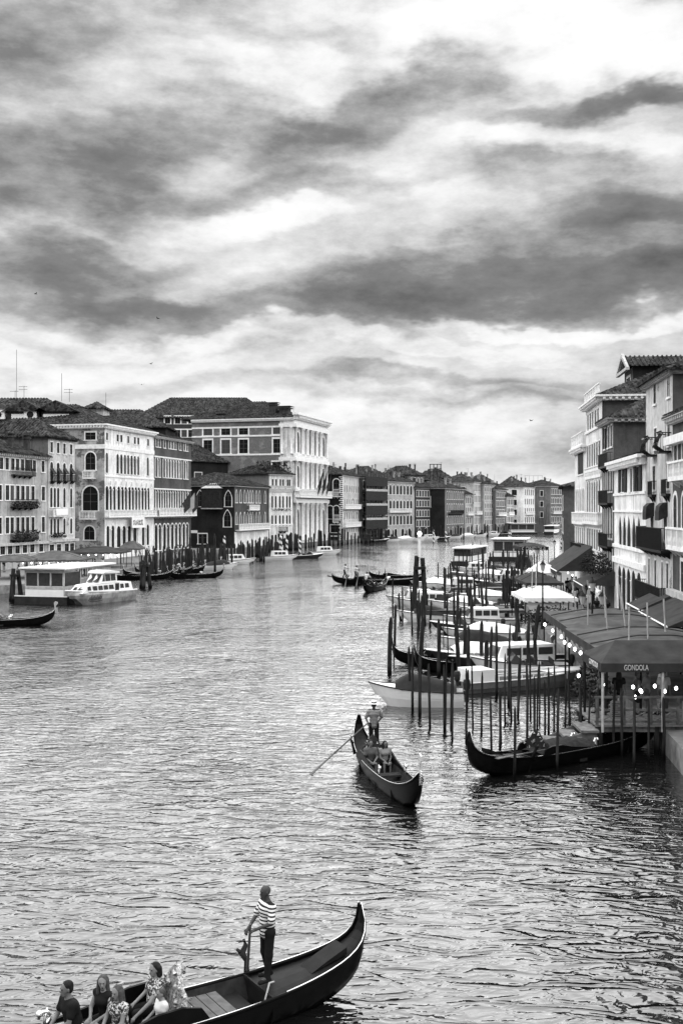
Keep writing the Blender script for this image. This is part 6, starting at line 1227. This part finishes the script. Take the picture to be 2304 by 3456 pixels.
# ---- terrace greenery hedge by the white tent, flower tubs at the right quay
def shrub(lab, x, y, z, rx, ry, h_, n_, seed):
    rr = random.Random(seed); root = thing('shrub', lab, 'shrub', (x, y, z)); mb = MB()
    for i in range(n_):
        a, t = rr.uniform(0, 6.28), rr.random() ** .5; c = Vector((rx * t * math.cos(a), ry * t * math.sin(a), rr.uniform(.15, 1) * h_ * (1 - .5 * t * t))); u = Vector((rr.uniform(-1, 1), rr.uniform(-1, 1), rr.uniform(-1, 1))).normalized() * rr.uniform(.07, .14); v = u.cross(Vector((rr.uniform(-1, 1), rr.uniform(-1, 1), 1))).normalized() * .07; mb.quad(c - u, c - v, c + u, c + v)
    mb.build('leaves', 'flower', root, kind='stuff'); mb = MB(); [mb.tube([(rr.uniform(-.5, .5) * rx, rr.uniform(-.5, .5) * ry, 0), (rr.uniform(-.6, .6) * rx, rr.uniform(-.6, .6) * ry, h_ * .8)], [.03, .01], 5) for _ in range(6)]; mb.build('stems', 'pole_wood', root)
shrub('low dark hedge below the white tent canopy', 15.6, 80.9, .95, 2.2, .5, 1.5, 900, 1); shrub('flowering tub shrub on the stone quay corner', 13.6, 39.5, .95, .6, .8, .9, 500, 2); shrub('dark climbing greenery over the awning of the shuttered house', RFX(93) - 1.2, 93, 3.9, 1.1, 3.4, 2.2, 1300, 3); shrub('bushy terrace plants beside the gondola landing', 11.2, 48.5, .95, .7, 2.5, 1.7, 900, 4)
# ---- people on the quays
crowd = [figure(pose(), .03, sleeves=.7), figure(pose(kL=(.16, .1, .52), aL=(.2, .1, .1), tL=(.37, .11, .05), kR=(-.04, -.1, .5), aR=(-.26, -.1, .14), tR=(-.1, -.11, .05), wL=(.2, .24, .98), wR=(-.12, -.26, .92)), .03, True, hair='long', sleeves=.5), figure(pose(wL=(.25, .1, 1.2), eL=(.08, .26, 1.15)), .03, sleeves=.6, legs='short')]
tops = ['cloth_light', 'cloth_black', 'cloth_grey', 'cloth_mid', 'cloth_light']; bots = ['cloth_black', 'cloth_grey', 'cloth_black', 'cloth_mid']; tn = {'cloth_light': 'white', 'cloth_black': 'black', 'cloth_grey': 'grey', 'cloth_mid': 'pale grey'}
def mob(n_, where, group, xf):
    for k in range(n_):
        x, y, z = xf(k); t = rp.choice(tops); person(crowd[k % 3], 'person in %s top %s' % (tn[t], where), (x, y, z), rp.uniform(0, 6.28), ('skin', t, rp.choice(bots), 'cloth_black', rp.choice(('hair_dark', 'hair_mid'))), group)
mob(22, 'strolling on the left quay by the canopies', 'people on the left quay', lambda k: (rp.uniform(-46, -32.5), rp.uniform(130.5, 152), .95)); mob(7, 'waiting inside the glazed water bus station', 'people at the water bus station', lambda k: (-26.6 + rp.uniform(-.8, .8), 120 + rp.uniform(-2, 2), .76) if False else (-29.9 + 1.6 + rp.uniform(-.9, .7), 109.8 + 4.4 + rp.uniform(-.9, 1.), .76))
mob(20, 'walking along the right bank house fronts', 'people along the right house fronts', lambda k: ((lambda D: (RFX(D) - rp.uniform(.6, 3.2), D, .95))(rp.uniform(68, 112)))); mob(6, 'sitting out under the gondola canopy', 'people on the gondola landing', lambda k: (rp.uniform(10.6, 13.6), rp.uniform(43.2, 45.6), 1.16)); mob(10, 'by the arcades of the grey palace', 'people by the arcades', lambda k: ((lambda D: (LFX(D) + rp.uniform(1.5, 5), D, .95))(rp.uniform(188, 224))))
# a few gulls over the roofs
for k, (px_, py_) in enumerate(((478, 1298), (535, 1075), (510, 1228), (1790, 1420), (120, 992))):
    D = 160.; mb = MB(); mb.add([(0, 0, 0), (-.55, .05, .22), (-.25, .2, .1), (.55, .05, .2), (.25, .2, .1)], ((0, 1, 2), (0, 4, 3))); mb.tube([(0, -.2, 0), (0, .05, .02), (0, .3, .0)], [.03, .07, .02], 6); tag(mb.build('gull', 'cloth_black', loc=(gx(px_, D), D, gz(py_, D)), rz=k * 1.3), 'small dark gull gliding high over the canal', 'bird', 'gulls over the canal')
